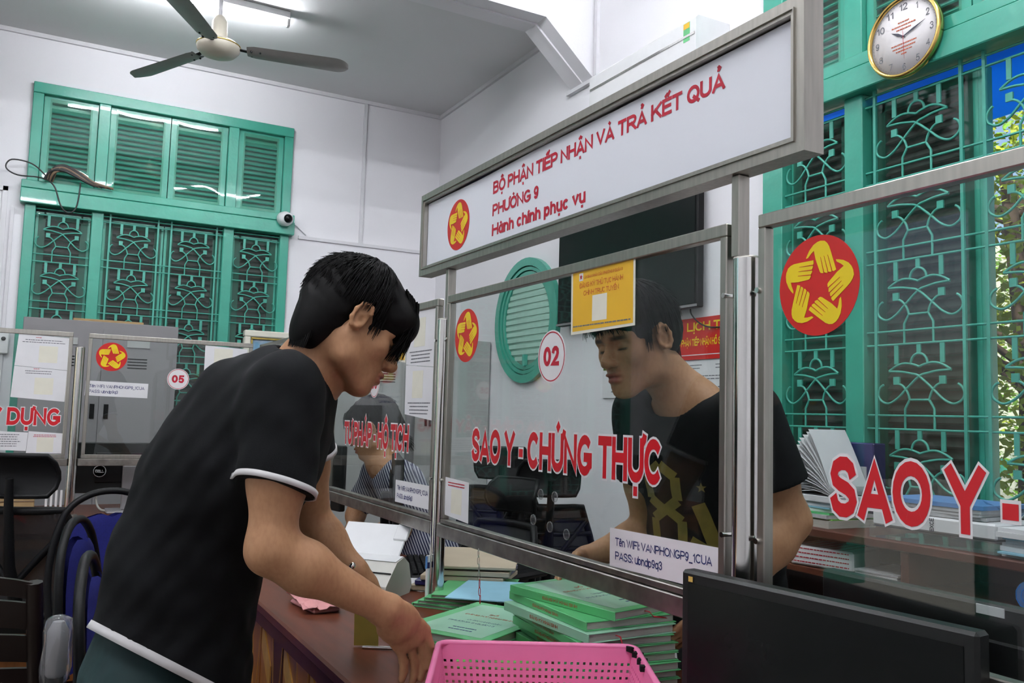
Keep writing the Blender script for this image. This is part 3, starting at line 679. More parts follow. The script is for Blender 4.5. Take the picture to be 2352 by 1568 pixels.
def screen_y(label, x0, x1, Y=5.05):
    t = thing('glass_screen', label, 'glass screen', ((x0+x1)/2, Y, .95), group='framed glass screens')
    z0, z1, w = 1.058, 1.690, .024
    mk = lambda nm, lo, hi, m='steel': MB().bb(lo, hi, .002).build(nm, m, t)
    mk('top_rail', (x0, Y-.011, z1-w), (x1, Y+.011, z1))
    mk('side_rail', (x0, Y-.011, z0), (x0+.018, Y+.011, z1-w)); mk('side_rail', (x1-.018, Y-.011, z0), (x1, Y+.011, z1-w))
    mk('bottom_rail', (x0, Y-.011, z0-.02), (x1, Y+.011, z0)); mk('cross_tube', (x0-.012, Y-.017, z0-.058), (x1+.012, Y+.017, z0-.021), 'worn_steel')
    MB().bb((x0+.016, Y-.0025, z0-.004), (x1-.016, Y+.0025, z1-w+.004)).build('pane', 'clear_glass', t)
    return t
s5 = screen_y('glass screen 05 on the rear counter, left of the bending man', .215, 1.060)
s6 = screen_y('glass screen at the left edge ending in the words Y DỰNG', -.945, .142)
BP = frame_y(0, 5.05-.0025, 0)
emblem(BP, .330, 1.573, .076, s5); number_disc(BP, .668, 1.470, .057, '05', s5)
outlined(BP, -.815, 1.205, .088, 'ĐỊA CHÍNH - XÂY DỰNG', .925, s6)
emblem(BP, -.80, 1.560, .076, s6); number_disc(BP, -.35, 1.48, .06, '06', s6)
# ------------------------------------------------------------------ the overhead sign board
sg = thing('overhead_sign', 'long white sign board in a steel frame above the glass screens', 'sign', (1.10, 1.82, 1.78))
sy0, sy1, sz0, sz1 = 1.000, 2.650, 1.771, 2.043; fx0, fx1 = 1.082, 1.128
def bar(nm, poly, P, n0, n1, m='steel'): return MB().prism(poly, P, n0, n1).build(nm, m, sg)
PS = (Vector((fx0, 0, 0)), -Y_, Z_); wf = .029
def mitre(nm, poly):
    q = MB().prism(poly, PS, -.046, 0); cx = sum(p[0] for p in poly)/4; cz = sum(p[1] for p in poly)/4
    ins = []
    for (a, b) in poly: ins.append((a+(cx-a)*.0, b))
    q.build(nm, 'steel', sg)
o4 = rect(-sy1, sz0, -sy0, sz1); i4 = rect(-sy1+wf, sz0+wf, -sy0-wf, sz1-wf)
for k, nm in enumerate(('frame_rail', 'frame_stile', 'frame_rail', 'frame_stile')):
    j = (k+1) % 4; sh = lambda p, c, d: (p[0]+(c[0]-p[0])*d, p[1]+(c[1]-p[1])*d)
    mitre(nm, [o4[k], o4[j], i4[j], i4[k]])
    mid = [sh(o4[k], i4[k], .68), sh(o4[j], i4[j], .68), sh(o4[j], i4[j], .76), sh(o4[k], i4[k], .76)]
    MB().prism(mid, PS, 0, .004).build('frame_bead', 'steel', sg)
MB().prism(rect(-sy1+wf, sz0+wf, -sy0-wf, sz1-wf), PS, -.030, -.022).build('backing', 'navy_film', sg)
MB().prism([(-sy1+wf+.001, sz0+wf+.001), (-sy0-wf-.004, sz0+wf+.001), (-sy0-wf-.012, sz1-wf-.002), (-1.55, sz1-wf-.004), (-1.9, sz1-wf-.001), (-2.25, sz1-wf-.006), (-sy1+wf+.001, sz1-wf-.002)], PS, -.021, -.014).build('face_panel', 'sign_white', sg)
PT = (Vector((fx0+.014, 0, 0)), -Y_, Z_)
for tx, zz, cp, wd in (('BỘ PHẬN TIẾP NHẬN VÀ TRẢ KẾT QUẢ', 1.945, .036, .948), ('PHƯỜNG 9', 1.881, .034, .258), ('Hành chính phục vụ', 1.824, .034, .478)):
    letter(MB(), tx, PT, -2.152, zz, cp, wd, .040).build('lettering', 'sign_red', sg)
emblem(PT, -2.380, 1.899, .078, sg)
for y in (2.447, 1.174):
    MB().bb((1.094, y-.0105, 1.619), (1.121, y+.0105, sz0), .002).build('upright', 'steel', sg)
# ------------------------------------------------------------------ notices stuck on the glass
def sheet_thing(name, label, P, poly, m='paper', group=None, n0=.0026, n1=.0032, cat='notice'):
    t = thing(name, label, cat, P[0]+P[1]*poly[0][0]+P[2]*poly[0][1], group=group)
    MB().prism(poly, P, n0, n1).build('sheet', m, t)
    return t
def wifi(label, P, x, y, wd, h, deg=0):
    Q = (P[0]+P[1]*x+P[2]*y, P[1], P[2]); Q = rotated(Q, deg)
    t = sheet_thing('wifi_notice', label, Q, rect(0, 0, wd, h), group='wifi notices')
    mb = MB(); letter(mb, 'Tên WIFI: VANPHONGP9_1CUA', Q, wd*.06, h*.56, h*.21, wd*.88, .012, .0036)
    letter(mb, 'PASS: ubndp9q3', Q, wd*.06, h*.20, h*.21, wd*.46, .012, .0036); mb.build('print', 'ink_blue', t); return t
wifi('white wifi notice at the lower right corner of glass screen 02', GP, -1.548, 1.008, .342, .080, 1.0)
wifi('white wifi notice on the screen behind the bending man', GP, -2.818, 1.018, .300, .074, .5)
wifi('white wifi notice under the emblem on screen 05', BP, .212, 1.365, .305, .078, -1.0)
# yellow registration poster
t = sheet_thing('yellow_poster', 'yellow printed poster stuck at the top of glass screen 02', GP, [(-1.722, 1.514), (-1.472, 1.518), (-1.474, 1.668), (-1.726, 1.668)], 'cream_paper', cat='poster')
MB().prism([(-1.715, 1.521), (-1.479, 1.524), (-1.481, 1.660), (-1.718, 1.661)], GP, .0032, .0035).build('yellow_print', 'yellow_paper', t)
mb = MB(); letter(mb, 'ỦY BAN NHÂN DÂN PHƯỜNG 9 QUẬN 3', GP, -1.668, 1.642, .0065, .15, .02, .0040)
letter(mb, 'ĐĂNG KÝ THỦ TỤC HÀNH', GP, -1.688, 1.621, .0115, .172, .01, .0040); letter(mb, 'CHÍNH TRỰC TUYẾN', GP, -1.671, 1.602, .0115, .140, .01, .0040); mb.build('print', 'orange_print', t)
MB().prism(rect(-1.690, 1.638, -1.674, 1.656), GP, .0035, .0040).build('crest_patch', 'paper', t)
MB().prism([(-1.682+.006*math.cos(math.pi/2+k*math.pi/5)*(1 if k % 2 == 0 else .45), 1.647+.007*math.sin(math.pi/2+k*math.pi/5)*(1 if k % 2 == 0 else .45)) for k in range(10)], GP, .0040, .0044).build('crest', 'sign_red', t)
MB().prism(rect(-1.634, 1.540, -1.576, 1.599), GP, .0035, .0038).build('blank_square', 'cream_paper', t)
mb = MB(); lines(mb, GP, -1.712, 1.531, .225, 1, .01, .003, .0040, 0); mb.build('web_address', 'ink_grey', t)
# paper strips that carried codes
def code_sheet(label, P, poly, sq, rows, head=None):
    t = sheet_thing('paper_notice', label, P, poly, 'paper')
    for i, (x, y, a) in enumerate(sq): MB().prism(rect(x, y, x+a, y+a), P, .0032, .0036).build('blank_square', 'paper_grey' if False else 'cream_paper', t)
    mb = MB()
    for x, y, wd, n in rows: lines(mb, P, x, y, wd, n, .0115, .0035, .0037, .2, True)
    if rows: mb.build('print', 'ink_grey', t)
    if head:
        mb = MB()
        for x, y, wd, n in head: lines(mb, P, x, y, wd, n, .008, .003, .0037, .2, True)
        mb.build('heading', 'sign_red', t)
    return t
code_sheet('white notice at the lower left corner of glass screen 02', GP, [(-2.405, 1.020), (-2.243, 1.012), (-2.246, 1.127), (-2.412, 1.132)], [(-2.362, 1.03, .072)], [], [(-2.39, 1.116, .12, 2)])
code_sheet('tall white notice beside the steel post on the screen behind the man', GP, [(-2.764, 1.484), (-2.512, 1.468), (-2.510, 1.655), (-2.768, 1.66)], [(-2.70, 1.54, .095)], [(-2.735, 1.522, .19, 4)])
code_sheet('lower white notice below the tall one on the same screen', GP, [(-2.760, 1.316), (-2.516, 1.298), (-2.512, 1.466), (-2.764, 1.482)], [(-2.70, 1.37, .09)], [(-2.735, 1.352, .19, 4)])
code_sheet('upper white notice on the glass at the far left above DỰNG', BP, [(-.115, 1.505), (.128, 1.490), (.132, 1.657), (-.105, 1.668)], [(-.01, 1.525, .085)], [(-.09, 1.637, .20, 2)], [(-.03, 1.65, .03, 1)])
code_sheet('lower white notice on the glass at the far left above DỰNG', BP, [(-.122, 1.345), (.122, 1.328), (.128, 1.488), (-.115, 1.503)], [(-.02, 1.362, .085)], [(-.07, 1.478, .13, 2)], [(-.03, 1.49, .03, 1)])
code_sheet('small white notice under the word DỰNG at the left edge', BP, [(-.035, 1.063), (.136, 1.063), (.134, 1.165), (-.030, 1.175)], [(.01, 1.070, .075)], [], [(-.01, 1.155, .11, 2)])
code_sheet('printed table of hamlets under the word DỰNG at the left edge', BP, [(-.30, 1.085), (-.036, 1.075), (-.032, 1.168), (-.30, 1.178)], [], [(-.28, 1.155, .22, 6)])
code_sheet('white notice on screen 05 partly hidden by the bending man', BP, [(.80, 1.35), (1.03, 1.35), (1.03, 1.655), (.80, 1.665)], [(.85, 1.55, .10)], [(.83, 1.50, .18, 5)])
t = sheet_thing('yellow_poster', 'yellow poster on the screen behind the bending man, beside his fringe', GP, [(-3.02, 1.515), (-2.772, 1.492), (-2.772, 1.64), (-3.02, 1.655)], 'cream_paper', cat='poster')
MB().prism([(-3.012, 1.522), (-2.780, 1.500), (-2.780, 1.633), (-3.012, 1.647)], GP, .0032, .0036).build('yellow_print', 'yellow_paper', t)
# ------------------------------------------------------------------ back of the room
def rz(deg): return Matrix.Rotation(math.radians(deg), 3, 'Z')
def cabinet(label, x0, x1, y0, y1, h, m, face):
    t = thing('metal_cabinet', label, 'cabinet', ((x0+x1)/2, (y0+y1)/2, 0), group='metal office cabinets')
    MB().bb((x0, y0, 0), (x1, y1, h), .004).build('body', m, t)
    if face == '-y': P = (Vector((x0, y0, 0)), X_, Z_); wd = x1-x0
    else: P = (Vector((x0, y1, 0)), -Y_, Z_); wd = y1-y0
    off = t.location
    for i in range(2):
        a = .03+i*(wd-.06)/2; b = a+(wd-.06)/2-.003
        d = MB().prism(rect(a, .05, b, h-.05), P, 0, .012).build('door', m, t); dl = off+d.location
        hx = b-.05 if i == 0 else a+.03
        for poly, mm, nm in ((rect(hx, h*.66, hx+.028, h*.71), 'black_plastic', 'handle'), (rect((a+b)/2-.07, h-.16, (a+b)/2+.07, h-.115), 'light_grey_metal', 'label_slot')):
            o = MB().prism(poly, P, .012, .020).build(nm, mm); o.location = Vector(o.location)-dl; o.parent = d
        for k in range(4):
            for z in (h-.24, .30):
                o = MB().prism(rect((a+b)/2-.06, z-.02*k, (a+b)/2+.06, z-.02*k+.007), P, .012, .014).build('vent', 'black_plastic'); o.location = Vector(o.location)-dl; o.parent = d
    return t
cabinet('dark grey two-door metal cabinet under the back window', -.112, .815, 6.28, 6.66, 1.862, 'grey_metal', '-y')
cabinet('light grey metal cabinet in the back corner behind the seated woman', 1.90, 2.50, 6.27, 6.72, 1.85, 'light_grey_metal', '-y')
cabinet('light grey metal cabinet against the right wall past the round window', 2.56, 2.90, 5.66, 6.24, 1.86, 'light_grey_metal', '-x')
tag(MB().bb((.17, 6.36, 1.863), (.60, 6.55, 1.883), .003).build('wooden_board', 'cardboard'), 'thin brown board lying on top of the dark grey cabinet', 'board')
t = thing('picture_frame', 'framed landscape picture with a cream moulding on the back wall', 'picture', (1.66, 6.72, 1.45))
fx0, fx1, fz0, fz1, fy = 1.335, 1.85, 1.50, 1.912, 6.70
for a, b, c, d in ((fx0, fx1, fz1-.05, fz1), (fx0, fx1, fz0, fz0+.05), (fx0, fx0+.05, fz0+.05, fz1-.05), (fx1-.05, fx1, fz0+.05, fz1-.05)):
    MB().bb((a, fy-.03, c), (b, fy+.04, d), .008).build('moulding', 'cream_paper', t)
for a, b, c, d in ((fx0+.05, fx1-.05, fz1-.066, fz1-.05), (fx0+.05, fx1-.05, fz0+.05, fz0+.066), (fx0+.05, fx0+.066, fz0+.066, fz1-.066), (fx1-.066, fx1-.05, fz0+.066, fz1-.066)):
    MB().bb((a, fy-.018, c), (b, fy+.02, d), .003).build('gilt_slip', 'gold', t)
mp = bpy.data.materials.new('painted_sky'); mp.use_nodes = True; MATS['painted_sky'] = mp
n, l = mp.node_tree.nodes, mp.node_tree.links
nz = n.new('ShaderNodeTexNoise'); nz.inputs['Scale'].default_value = 7; nz.inputs['Detail'].default_value = 5; rp = n.new('ShaderNodeValToRGB')
rp.color_ramp.elements[0].position = .38; rp.color_ramp.elements[0].color = (.17, .37, .55, 1); rp.color_ramp.elements[1].position = .62; rp.color_ramp.elements[1].color = (.62, .66, .70, 1)
tc = n.new('ShaderNodeTexCoord'); l.new(tc.outputs['Object'], nz.inputs['Vector']); l.new(nz.outputs['Fac'], rp.inputs[0]); l.new(rp.outputs[0], n['Principled BSDF'].inputs['Base Color'])
MB().bb((fx0+.066, fy, fz0+.066), (fx1-.066, fy+.01, fz1-.066)).build('canvas', 'painted_sky', t)
# security camera on the transom
t = thing('security_camera', 'white dome security camera on the end of the back window transom', 'camera', (1.575, 6.66, 2.79))
c = Vector((1.577, 6.60, 2.792)); ax = Vector((.18, -1, -.12)).normalized()
MB().lathe([(.048, 0), (.056, .012), (.058, .05), (.05, .085), (.036, .10)], c+Vector((0, .08, 0)), ax, 28).build('housing', 'white_plastic', t)
MB().lathe([(.034, .095), (.034, .106), (.022, .122), (.001, .128)], c+Vector((0, .08, 0)), ax, 24).build('lens', 'screen_black', t)
tag(MB().tube([(1.63, 6.72, 2.79), (1.70, 6.735, 2.765), (1.78, 6.735, 2.70)], .004, 6).build('camera_cable', 'conduit'), 'thin pale cable running from the security camera to the conduit', 'cable')
# loose cable bundle on the transom
def cable(name, label, pts, r, m, cat='cable', group=None):
    P = [Vector(p) for p in pts]; out = []
    for i in range(len(P)-1):
        p0, p1, p2, p3 = P[max(i-1, 0)], P[i], P[i+1], P[min(i+2, len(P)-1)]
        for k in range(6):
            t = k/6; out.append(.5*((2*p1)+(-p0+p2)*t+(2*p0-5*p1+4*p2-p3)*t*t+(-p0+3*p1-3*p2+p3)*t**3))
    out.append(P[-1]); return tag(MB().tube(out, r, 6).build(name, m), label, cat, group)
ty = 6.66
t = thing('cable_bundle', 'tangled bundle of dark and brown cables lying on the back window transom', 'cables', (.0, ty, 2.84))
for i in range(9):
    h = .075+.010*(i % 5); m = ('wire', 'wire', 'wire_brown')[i % 3]; x0 = -.06+.006*i
    pts = [Vector((x0, ty+.004*i, 2.842)), Vector((x0+.03, ty-.01, 2.845+h*.75)), Vector((x0+.10, ty-.012+.003*i, 2.845+h)), Vector((x0+.19, ty-.008, 2.845+h*.62)), Vector((x0+.26, ty-.006, 2.845+h*.2)), Vector((x0+.32+.008*i, ty+.004*(i % 4), 2.842))]
    out = []
    for k in range(len(pts)-1):
        p0, p1, p2, p3 = pts[max(k-1, 0)], pts[k], pts[k+1], pts[min(k+2, len(pts)-1)]
        for u_ in range(5): tt = u_/5; out.append(.5*((2*p1)+(-p0+p2)*tt+(2*p0-5*p1+4*p2-p3)*tt*tt+(-p0+3*p1-3*p2+p3)*tt**3))
    MB().tube(out+[pts[-1]], .0085, 6).build('cable', m, t)
cable('cable_loop', 'thin black cable looping off the transom left of the back window', [(-.05, ty, 2.87), (-.14, ty, 2.94), (-.26, ty, 2.95), (-.29, ty, 2.89), (-.22, ty, 2.85), (-.08, ty-.03, 2.845), (.0, ty-.09, 2.79), (.05, ty-.09, 2.66), (.10, ty-.09, 2.615), (.145, ty-.09, 2.66), (.16, ty-.085, 2.80), (.16, ty-.02, 2.848)], .005, 'wire')
t = thing('switch_box', 'white wall switch box at the left edge under the conduit', 'switch', (-.23, 6.73, 1.7))
MB().bb((-.262, 6.70, 1.64), (-.195, 6.729, 1.80), .006).build('box', 'white_plastic', t); MB().lathe([(.014, 0), (.012, .008), (.001, .009)], (-.228, 6.70, 1.74), (0, -1, 0), 16).build('knob', 'black_plastic', t)
# ------------------------------------------------------------------ right wall fittings
t = thing('television', 'large black wall television behind the sign board and screen 02', 'television', (2.86, 3.97, 1.88))
MB().bb((2.83, 3.30, 1.885), (2.875, 4.62, 2.625), .006).build('cabinet', 'black_plastic', t)
MB().bb((2.827, 3.318, 1.905), (2.8295, 4.602, 2.608)).build('screen', 'screen_black', t)
MB().bb((2.876, 3.7, 2.1), (2.911, 4.2, 2.4)).build('wall_bracket', 'black_plastic', t)
for z, w_ in ((1.888, .012),): MB().bb((2.824, 3.30, z), (2.8295, 4.62, z+w_)).build('trim_strip', 'grey_metal', t)
cable('television_cable', 'black cable hanging down the wall from the television', [(2.89, 3.42, 1.89), (2.89, 3.41, 1.86), (2.895, 3.36, 1.815), (2.895, 3.27, 1.785), (2.895, 3.12, 1.78)], .004, 'wire')
t = thing('air_conditioner', 'white wall air conditioner above the overhead sign board', 'air conditioner', (2.8, 3.65, 3.0))
mb = MB(); prof = [(0, 0), (.13, .0), (.195, .04), (.215, .10), (.215, .285), (.20, .30), (0, .30)]
Pq = (Vector((XW-.002, 3.17, 3.0)), -X_, Z_)
mb.prism(prof, Pq, -.93, 0) if Pq[1].cross(Pq[2]).y < 0 else mb.prism(prof, Pq, 0, .93)
mb.build('casing', 'white_plastic', t)
MB().bb((XW-.2205, 3.18, 3.205), (XW-.216, 4.09, 3.217)).build('chrome_strip', 'bright_steel', t)
MB().bb((XW-.2185, 3.215, 3.185), (XW-.217, 3.262, 3.28)).build('energy_label', 'book_green', t)
MB().bb((XW-.2195, 3.217, 3.25), (XW-.2186, 3.26, 3.278)).build('energy_label_band', 'yellow_paper', t)
MB().bb((XW-.14, 3.22, 2.992), (XW-.05, 4.05, 2.999)).build('outlet_flap', 'white_plastic', t)
RP = frame_x(XW, 0, 0)
t = thing('duty_sign', 'red wall sign with yellow letters LỊCH TRỰC behind the standing clerk', 'sign', (XW, 3.2, 1.63))
MB().prism(rect(-3.57, 1.63, -2.93, 1.842), RP, .002, .008).build('panel', 'emblem_red', t)
letter(MB(), 'LỊCH TRỰC', RP, -3.46, 1.775, .045, .42, .03, .0088).build('lettering', 'emblem_yellow', t)
letter(MB(), 'BỘ PHẬN TIẾP NHẬN HỒ SƠ VÀ TRẢ KẾT QUẢ', RP, -3.55, 1.70, .036, .60, .03, .0088).build('lettering', 'emblem_yellow', t)
MB().prism(rect(-3.55, 1.652, -2.95, 1.656), RP, .008, .009).build('rule', 'white_vinyl', t)
t = sheet_thing('duty_roster', 'white printed roster on the wall under the red sign', RP, rect(-3.535, 1.20, -2.96, 1.622), 'paper', n0=.001, n1=.003, cat='paper')
mb = MB()
for cx in (-3.50, -3.25):
    lines(mb, RP, cx, 1.60, .16, 2, .016, .004, .004, .3)
for i in range(6): lines(mb, RP, -3.50, 1.545-.055*i, .48, 2, .015, .004, .004, .2)
mb.build('print', 'ink_grey', t)
t = thing('wall_calendar', 'white wall calendar below the television, left of the clerk', 'calendar', (XW, 4.0, 1.44))
MB().prism(rect(-4.21, 1.44, -3.83, 1.655), RP, .002, .010).build('sheet', 'paper', t)
MB().prism(rect(-4.20, 1.60, -4.05, 1.655), RP, .010, .012).build('gold_band', 'gold', t)
mb = MB(); 
for i in range(5): lines(mb, RP, -4.12, 1.56-.022*i, .26, 1, .02, .006, .0115, .05)
mb.build('dates', 'ink_grey', t)
t = thing('remote_control', 'white air conditioner remote in a holder on the window frame', 'remote control', (XW-.05, 2.87, 1.37))
MB().bb((XW-.072, 2.838, 1.385), (XW-.052, 2.890, 1.57), .006).build('body', 'white_plastic', t)
MB().bb((XW-.0735, 2.846, 1.505), (XW-.0722, 2.882, 1.555)).build('display', 'grey_metal', t)
for k, (y, z) in enumerate([(2.882, 1.494), (2.864, 1.494), (2.846, 1.494), (2.864, 1.468), (2.852, 1.468), (2.876, 1.468), (2.864, 1.454), (2.864, 1.482), (2.882, 1.44), (2.864, 1.44), (2.846, 1.44)]):
    MB().lathe([(.005, 0), (.004, .002), (.0005, .0022)], (XW-.072, y, z), (-1, 0, 0), 10).build('button', 'orange_print' if k == 0 else 'paper_grey', t)
MB().bb((XW-.051, 2.833, 1.375), (XW-.036, 2.895, 1.45), .003).build('holder', 'white_plastic', t)
# clock
cy0, cz0, R_ = 2.105, 2.805, .158
t = thing('wall_clock', 'round white wall clock with a gold rim on the right window', 'clock', (XW-.09, cy0, cz0))
cc = Vector((XW-.082, cy0, cz0)); CP = (Vector((XW-.102, cy0, cz0)), -Y_, Z_)
MB().lathe([(R_-.012, .0), (R_, .004), (R_+.002, .022), (R_-.004, .034), (R_-.012, .032), (R_-.014, .018)], cc, (-1, 0, 0), 56).build('rim', 'gold', t)
MB().lathe([(.001, .0195), (R_-.013, .0195), (R_-.013, .010)], cc, (-1, 0, 0), 48).build('dial', 'clock_face', t)
mb = MB()
for k in range(1, 13):
    a = math.radians(90-30*k); s = str(k); wd = .0155*len(s)+.004*(len(s)-1)
    if s == '1': wd = .009
    letter(mb, s, CP, .118*math.cos(a)-wd/2, .118*math.sin(a)-.0135, .027, wd, .004, .0006)
for k in range(60):
    a = math.radians(6*k); q = .136; mb.prism(circle(q*math.cos(a), q*math.sin(a), .0011, 5), CP, .0, .0006)
mb.build('numerals', 'ink_grey', t)
for yy, wd in ((.058, .05), (.044, .105), (.030, .065), (-.028, .11), (-.042, .10), (-.055, .07), (-.068, .025)): lines(MB(), CP, -wd/2, yy, wd, 1, .01, .005, .0006, 0).build('dial_print', 'book_print', t)
def hand(nm, ang, ln, wd, tail, m, d):
    a = math.radians(ang); u = (math.cos(a), math.sin(a)); v = (-u[1], u[0])
    pt = lambda s, q: (u[0]*s+v[0]*q, u[1]*s+v[1]*q)
    MB().prism([pt(-tail, -wd*.3), pt(ln*.45, -wd), pt(ln, 0), pt(ln*.45, wd), pt(-tail, wd*.3)], CP, d, d+.001).build(nm, m, t)
hand('hour_hand', 150, .062, .0055, .008, 'ink', .002); hand('minute_hand', 19, .10, .004, .010, 'ink', .0035); hand('second_hand', -87, .09, .0007, .038, 'red_vinyl', .005)
# ------------------------------------------------------------------ shelf unit under the right window
sx0, sx1, sy0_, sy1_, st = 2.50, 2.895, .55, 2.78, .945
t = thing('shelf_unit', 'dark wooden shelf unit along the wall under the right window', 'shelf', (2.7, 1.66, 0))
MB().bb((sx0, sy0_, st-.03), (sx1, sy1_, st), .004).build('top', 'wood_dark', t)
MB().bb((sx0+.015, sy0_, .775), (sx1, sy1_, .80), .003).build('shelf', 'wood_top', t)
MB().bb((sx0+.015, sy0_, .40), (sx1, sy1_, .425), .003).build('shelf', 'wood_top', t)
for y in (sy0_, 1.20, 1.885, sy1_-.03): MB().bb((sx0+.01, y, 0), (sx1, y+.03, st-.031), .002).build('divider', 'wood_dark', t)
MB().bb((sx1-.012, sy0_, 0), (sx1, sy1_, st-.031)).build('back_panel', 'wood_dark', t)
def stack(label, x0, x1, y0, y1, z, mats, th, name='paper_stack', rot=0, jit=.012, cat='papers', group='papers on the shelf unit'):
    t = thing(name, label, cat, ((x0+x1)/2, (y0+y1)/2, z), group=group); zz = z
    for m, h in zip(mats, th):
        R = rz(rot+random.uniform(-4, 4)); MB().box(((x0+x1)/2+random.uniform(-jit, jit), (y0+y1)/2+random.uniform(-jit, jit), zz+h/2), (x1-x0, y1-y0, h-.0006), R).build('sheaf', m, t); zz += h
    return t
stack('low stack of green and white booklets on the shelf behind the standing clerk', 2.545, 2.78, 2.235, 2.56, st, ['book_pages', 'book_lime', 'paper_grey', 'book_green', 'paper', 'blue_paper', 'paper', 'paper_grey', 'paper'], [.028, .006, .014, .008, .012, .006, .010, .008, .02])
t = thing('paper_fan', 'thick sheaf of white papers standing fanned open on the shelf unit', 'papers', (2.68, 2.38, 1.06), group='papers on the shelf unit')
for i in range(16):
    a = math.radians(18+3.4*i); g = []
    for k in range(7):
        s = k/6*.23; bend = .075*(k/6)**2*(1-i/20)
        px = Vector((0, 0, 0)) + Vector((0, math.cos(a), math.sin(a)))*s + Vector((0, math.sin(a), -math.cos(a)))*bend
        g.append([Vector((2.57+dx+.003*(i % 3), 2.255, 1.060+.0022*i))+px for dx in (0, .20)])
    mb = MB().sheet(g); mb.sheet([[p+Vector((0, .0009, .0012)) for p in r[::-1]] for r in g]); mb.build('leaf', 'paper', t)
t = thing('box_file', 'dark blue box file standing behind the fanned papers', 'file', (2.80, 2.42, st), group=None)
MB().bb((2.79, 2.24, st), (2.86, 2.52, st+.31), .004).build('case', 'navy_film', t); MB().bb((2.783, 2.27, st+.10), (2.789, 2.49, st+.22)).build('label', 'paper_grey', t)
t = thing('paper_reams', 'wrapped packs of printing paper marked EXCE on the shelf unit', 'paper pack', (2.66, 1.83, st))
for k, (y0, y1) in enumerate([(1.62, 2.05)]):
    MB().box((2.66, 1.83, st+.02), (.26, .44, .038), rz(2)).build('plastic_wrap', 'clear_plastic', t)
    MB().box((2.66, 1.83, st+.066), (.24, .43, .05), rz(2), .006).build('pack', 'paper', t)
    EP = (Vector((2.5385, 2.05, st+.045)), -Y_, Z_); mb = MB()
    for q in (.10, .22, .34):
        E2 = (EP[0]+EP[1]*q, Z_, Y_); E2 = (EP[0]+EP[1]*(q+.018)+Vector((0, 0, 0)), Z_, Y_)
        letter(mb, 'EXCE', (E2[0], E2[1], E2[2]), 0, 0, .015, .042, .03, .0005)
    mb.build('brand_print', 'ink', t)
stack('blue folder on a pile of papers lying on the paper packs', 2.55, 2.80, 1.66, 2.02, st+.093, ['paper_grey', 'paper', 'paper_grey', 'blue_folder'], [.012, .01, .012, .014], 'folder_pile', 3, .01)
stack('pile of pale papers at the right end of the shelf unit', 2.52, 2.80, 1.22, 1.58, st, ['paper', 'blue_paper', 'paper', 'paper_grey', 'paper', 'blue_paper', 'paper', 'paper'], [.012, .006, .014, .01, .012, .005, .016, .012], rot=-5)
t = thing('plastic_bag', 'crumpled clear plastic bag on the papers by the open casement', 'bag', (2.72, 1.52, st+.1))
g = [[Vector((2.62+.05*i+random.uniform(-.01, .01), 1.45+.05*j+random.uniform(-.01, .01), st+.10+random.uniform(0, .06))) for j in range(6)] for i in range(5)]
MB().sheet(g).build('film', 'clear_plastic', t)
t = thing('wrapped_parcel', 'white parcel with red print on the lower shelf behind the clerk', 'parcel', (2.62, 2.30, .80))
MB().box((2.63, 2.285, .838), (.20, .25, .07), rz(12), .006).build('parcel', 'paper', t)
mb = MB(); PQ = (Vector((2.63, 2.285, .8735)), rz(12) @ X_, rz(12) @ Y_)
for i in range(6): lines(mb, PQ, -.09, .10-.036*i, .18, 1, .02, .004, .0006, 0)
PQ2 = (Vector((2.63, 2.285, .838))+rz(12) @ Vector((-.1005, 0, 0)), rz(12) @ -Y_, Z_)
for i in range(4): lines(mb, PQ2, -.12, .024-.016*i, .23, 1, .02, .004, .0006, 0)
mb.build('red_print', 'sign_red', t)
stack('loose newspapers on the lower shelf beside the parcel', 2.54, 2.76, 1.955, 2.125, .80, ['paper', 'paper_grey', 'paper', 'paper_grey'], [.007, .006, .007, .006], 'newspapers', 2, .004)
t = thing('plastic_roll', 'blue roll of plastic bags on the lower shelf at the right edge', 'roll', (2.6, 1.5, .80))
MB().cyl((2.53, 1.50, .846), (2.80, 1.52, .846), .045, n=24).build('roll', 'blue_folder', t)
mb = MB(); mb.tube([(2.529-.0004*k, 1.50+.0012*k*math.cos(k*.6), .845+.0012*k*math.sin(k*.6)) for k in range(34)], .0015, 5); mb.build('spiral_edge', 'tarp_blue', t)
t = stack('grey box file left behind the fanned papers under the remote', 2.60, 2.85, 2.60, 2.75, st, ['paper_grey', 'paper', 'paper_grey', 'paper_grey'], [.08, .06, .08, .05], 'document_pile', 0, .004)
tag(MB().bb((2.70, 2.79, 1.16), (2.86, 2.83, 1.42), .004).build('brown_folder', 'cardboard'), 'brown folder leaning on the window frame below the remote control', 'folder')
MB().bb((2.62, 2.785, st), (2.87, 2.875, 1.159), .004).build('file_stack', 'paper_grey')
tag(bpy.data.objects['file_stack'], 'upright grey file carrying the brown folder beside the window', 'file')
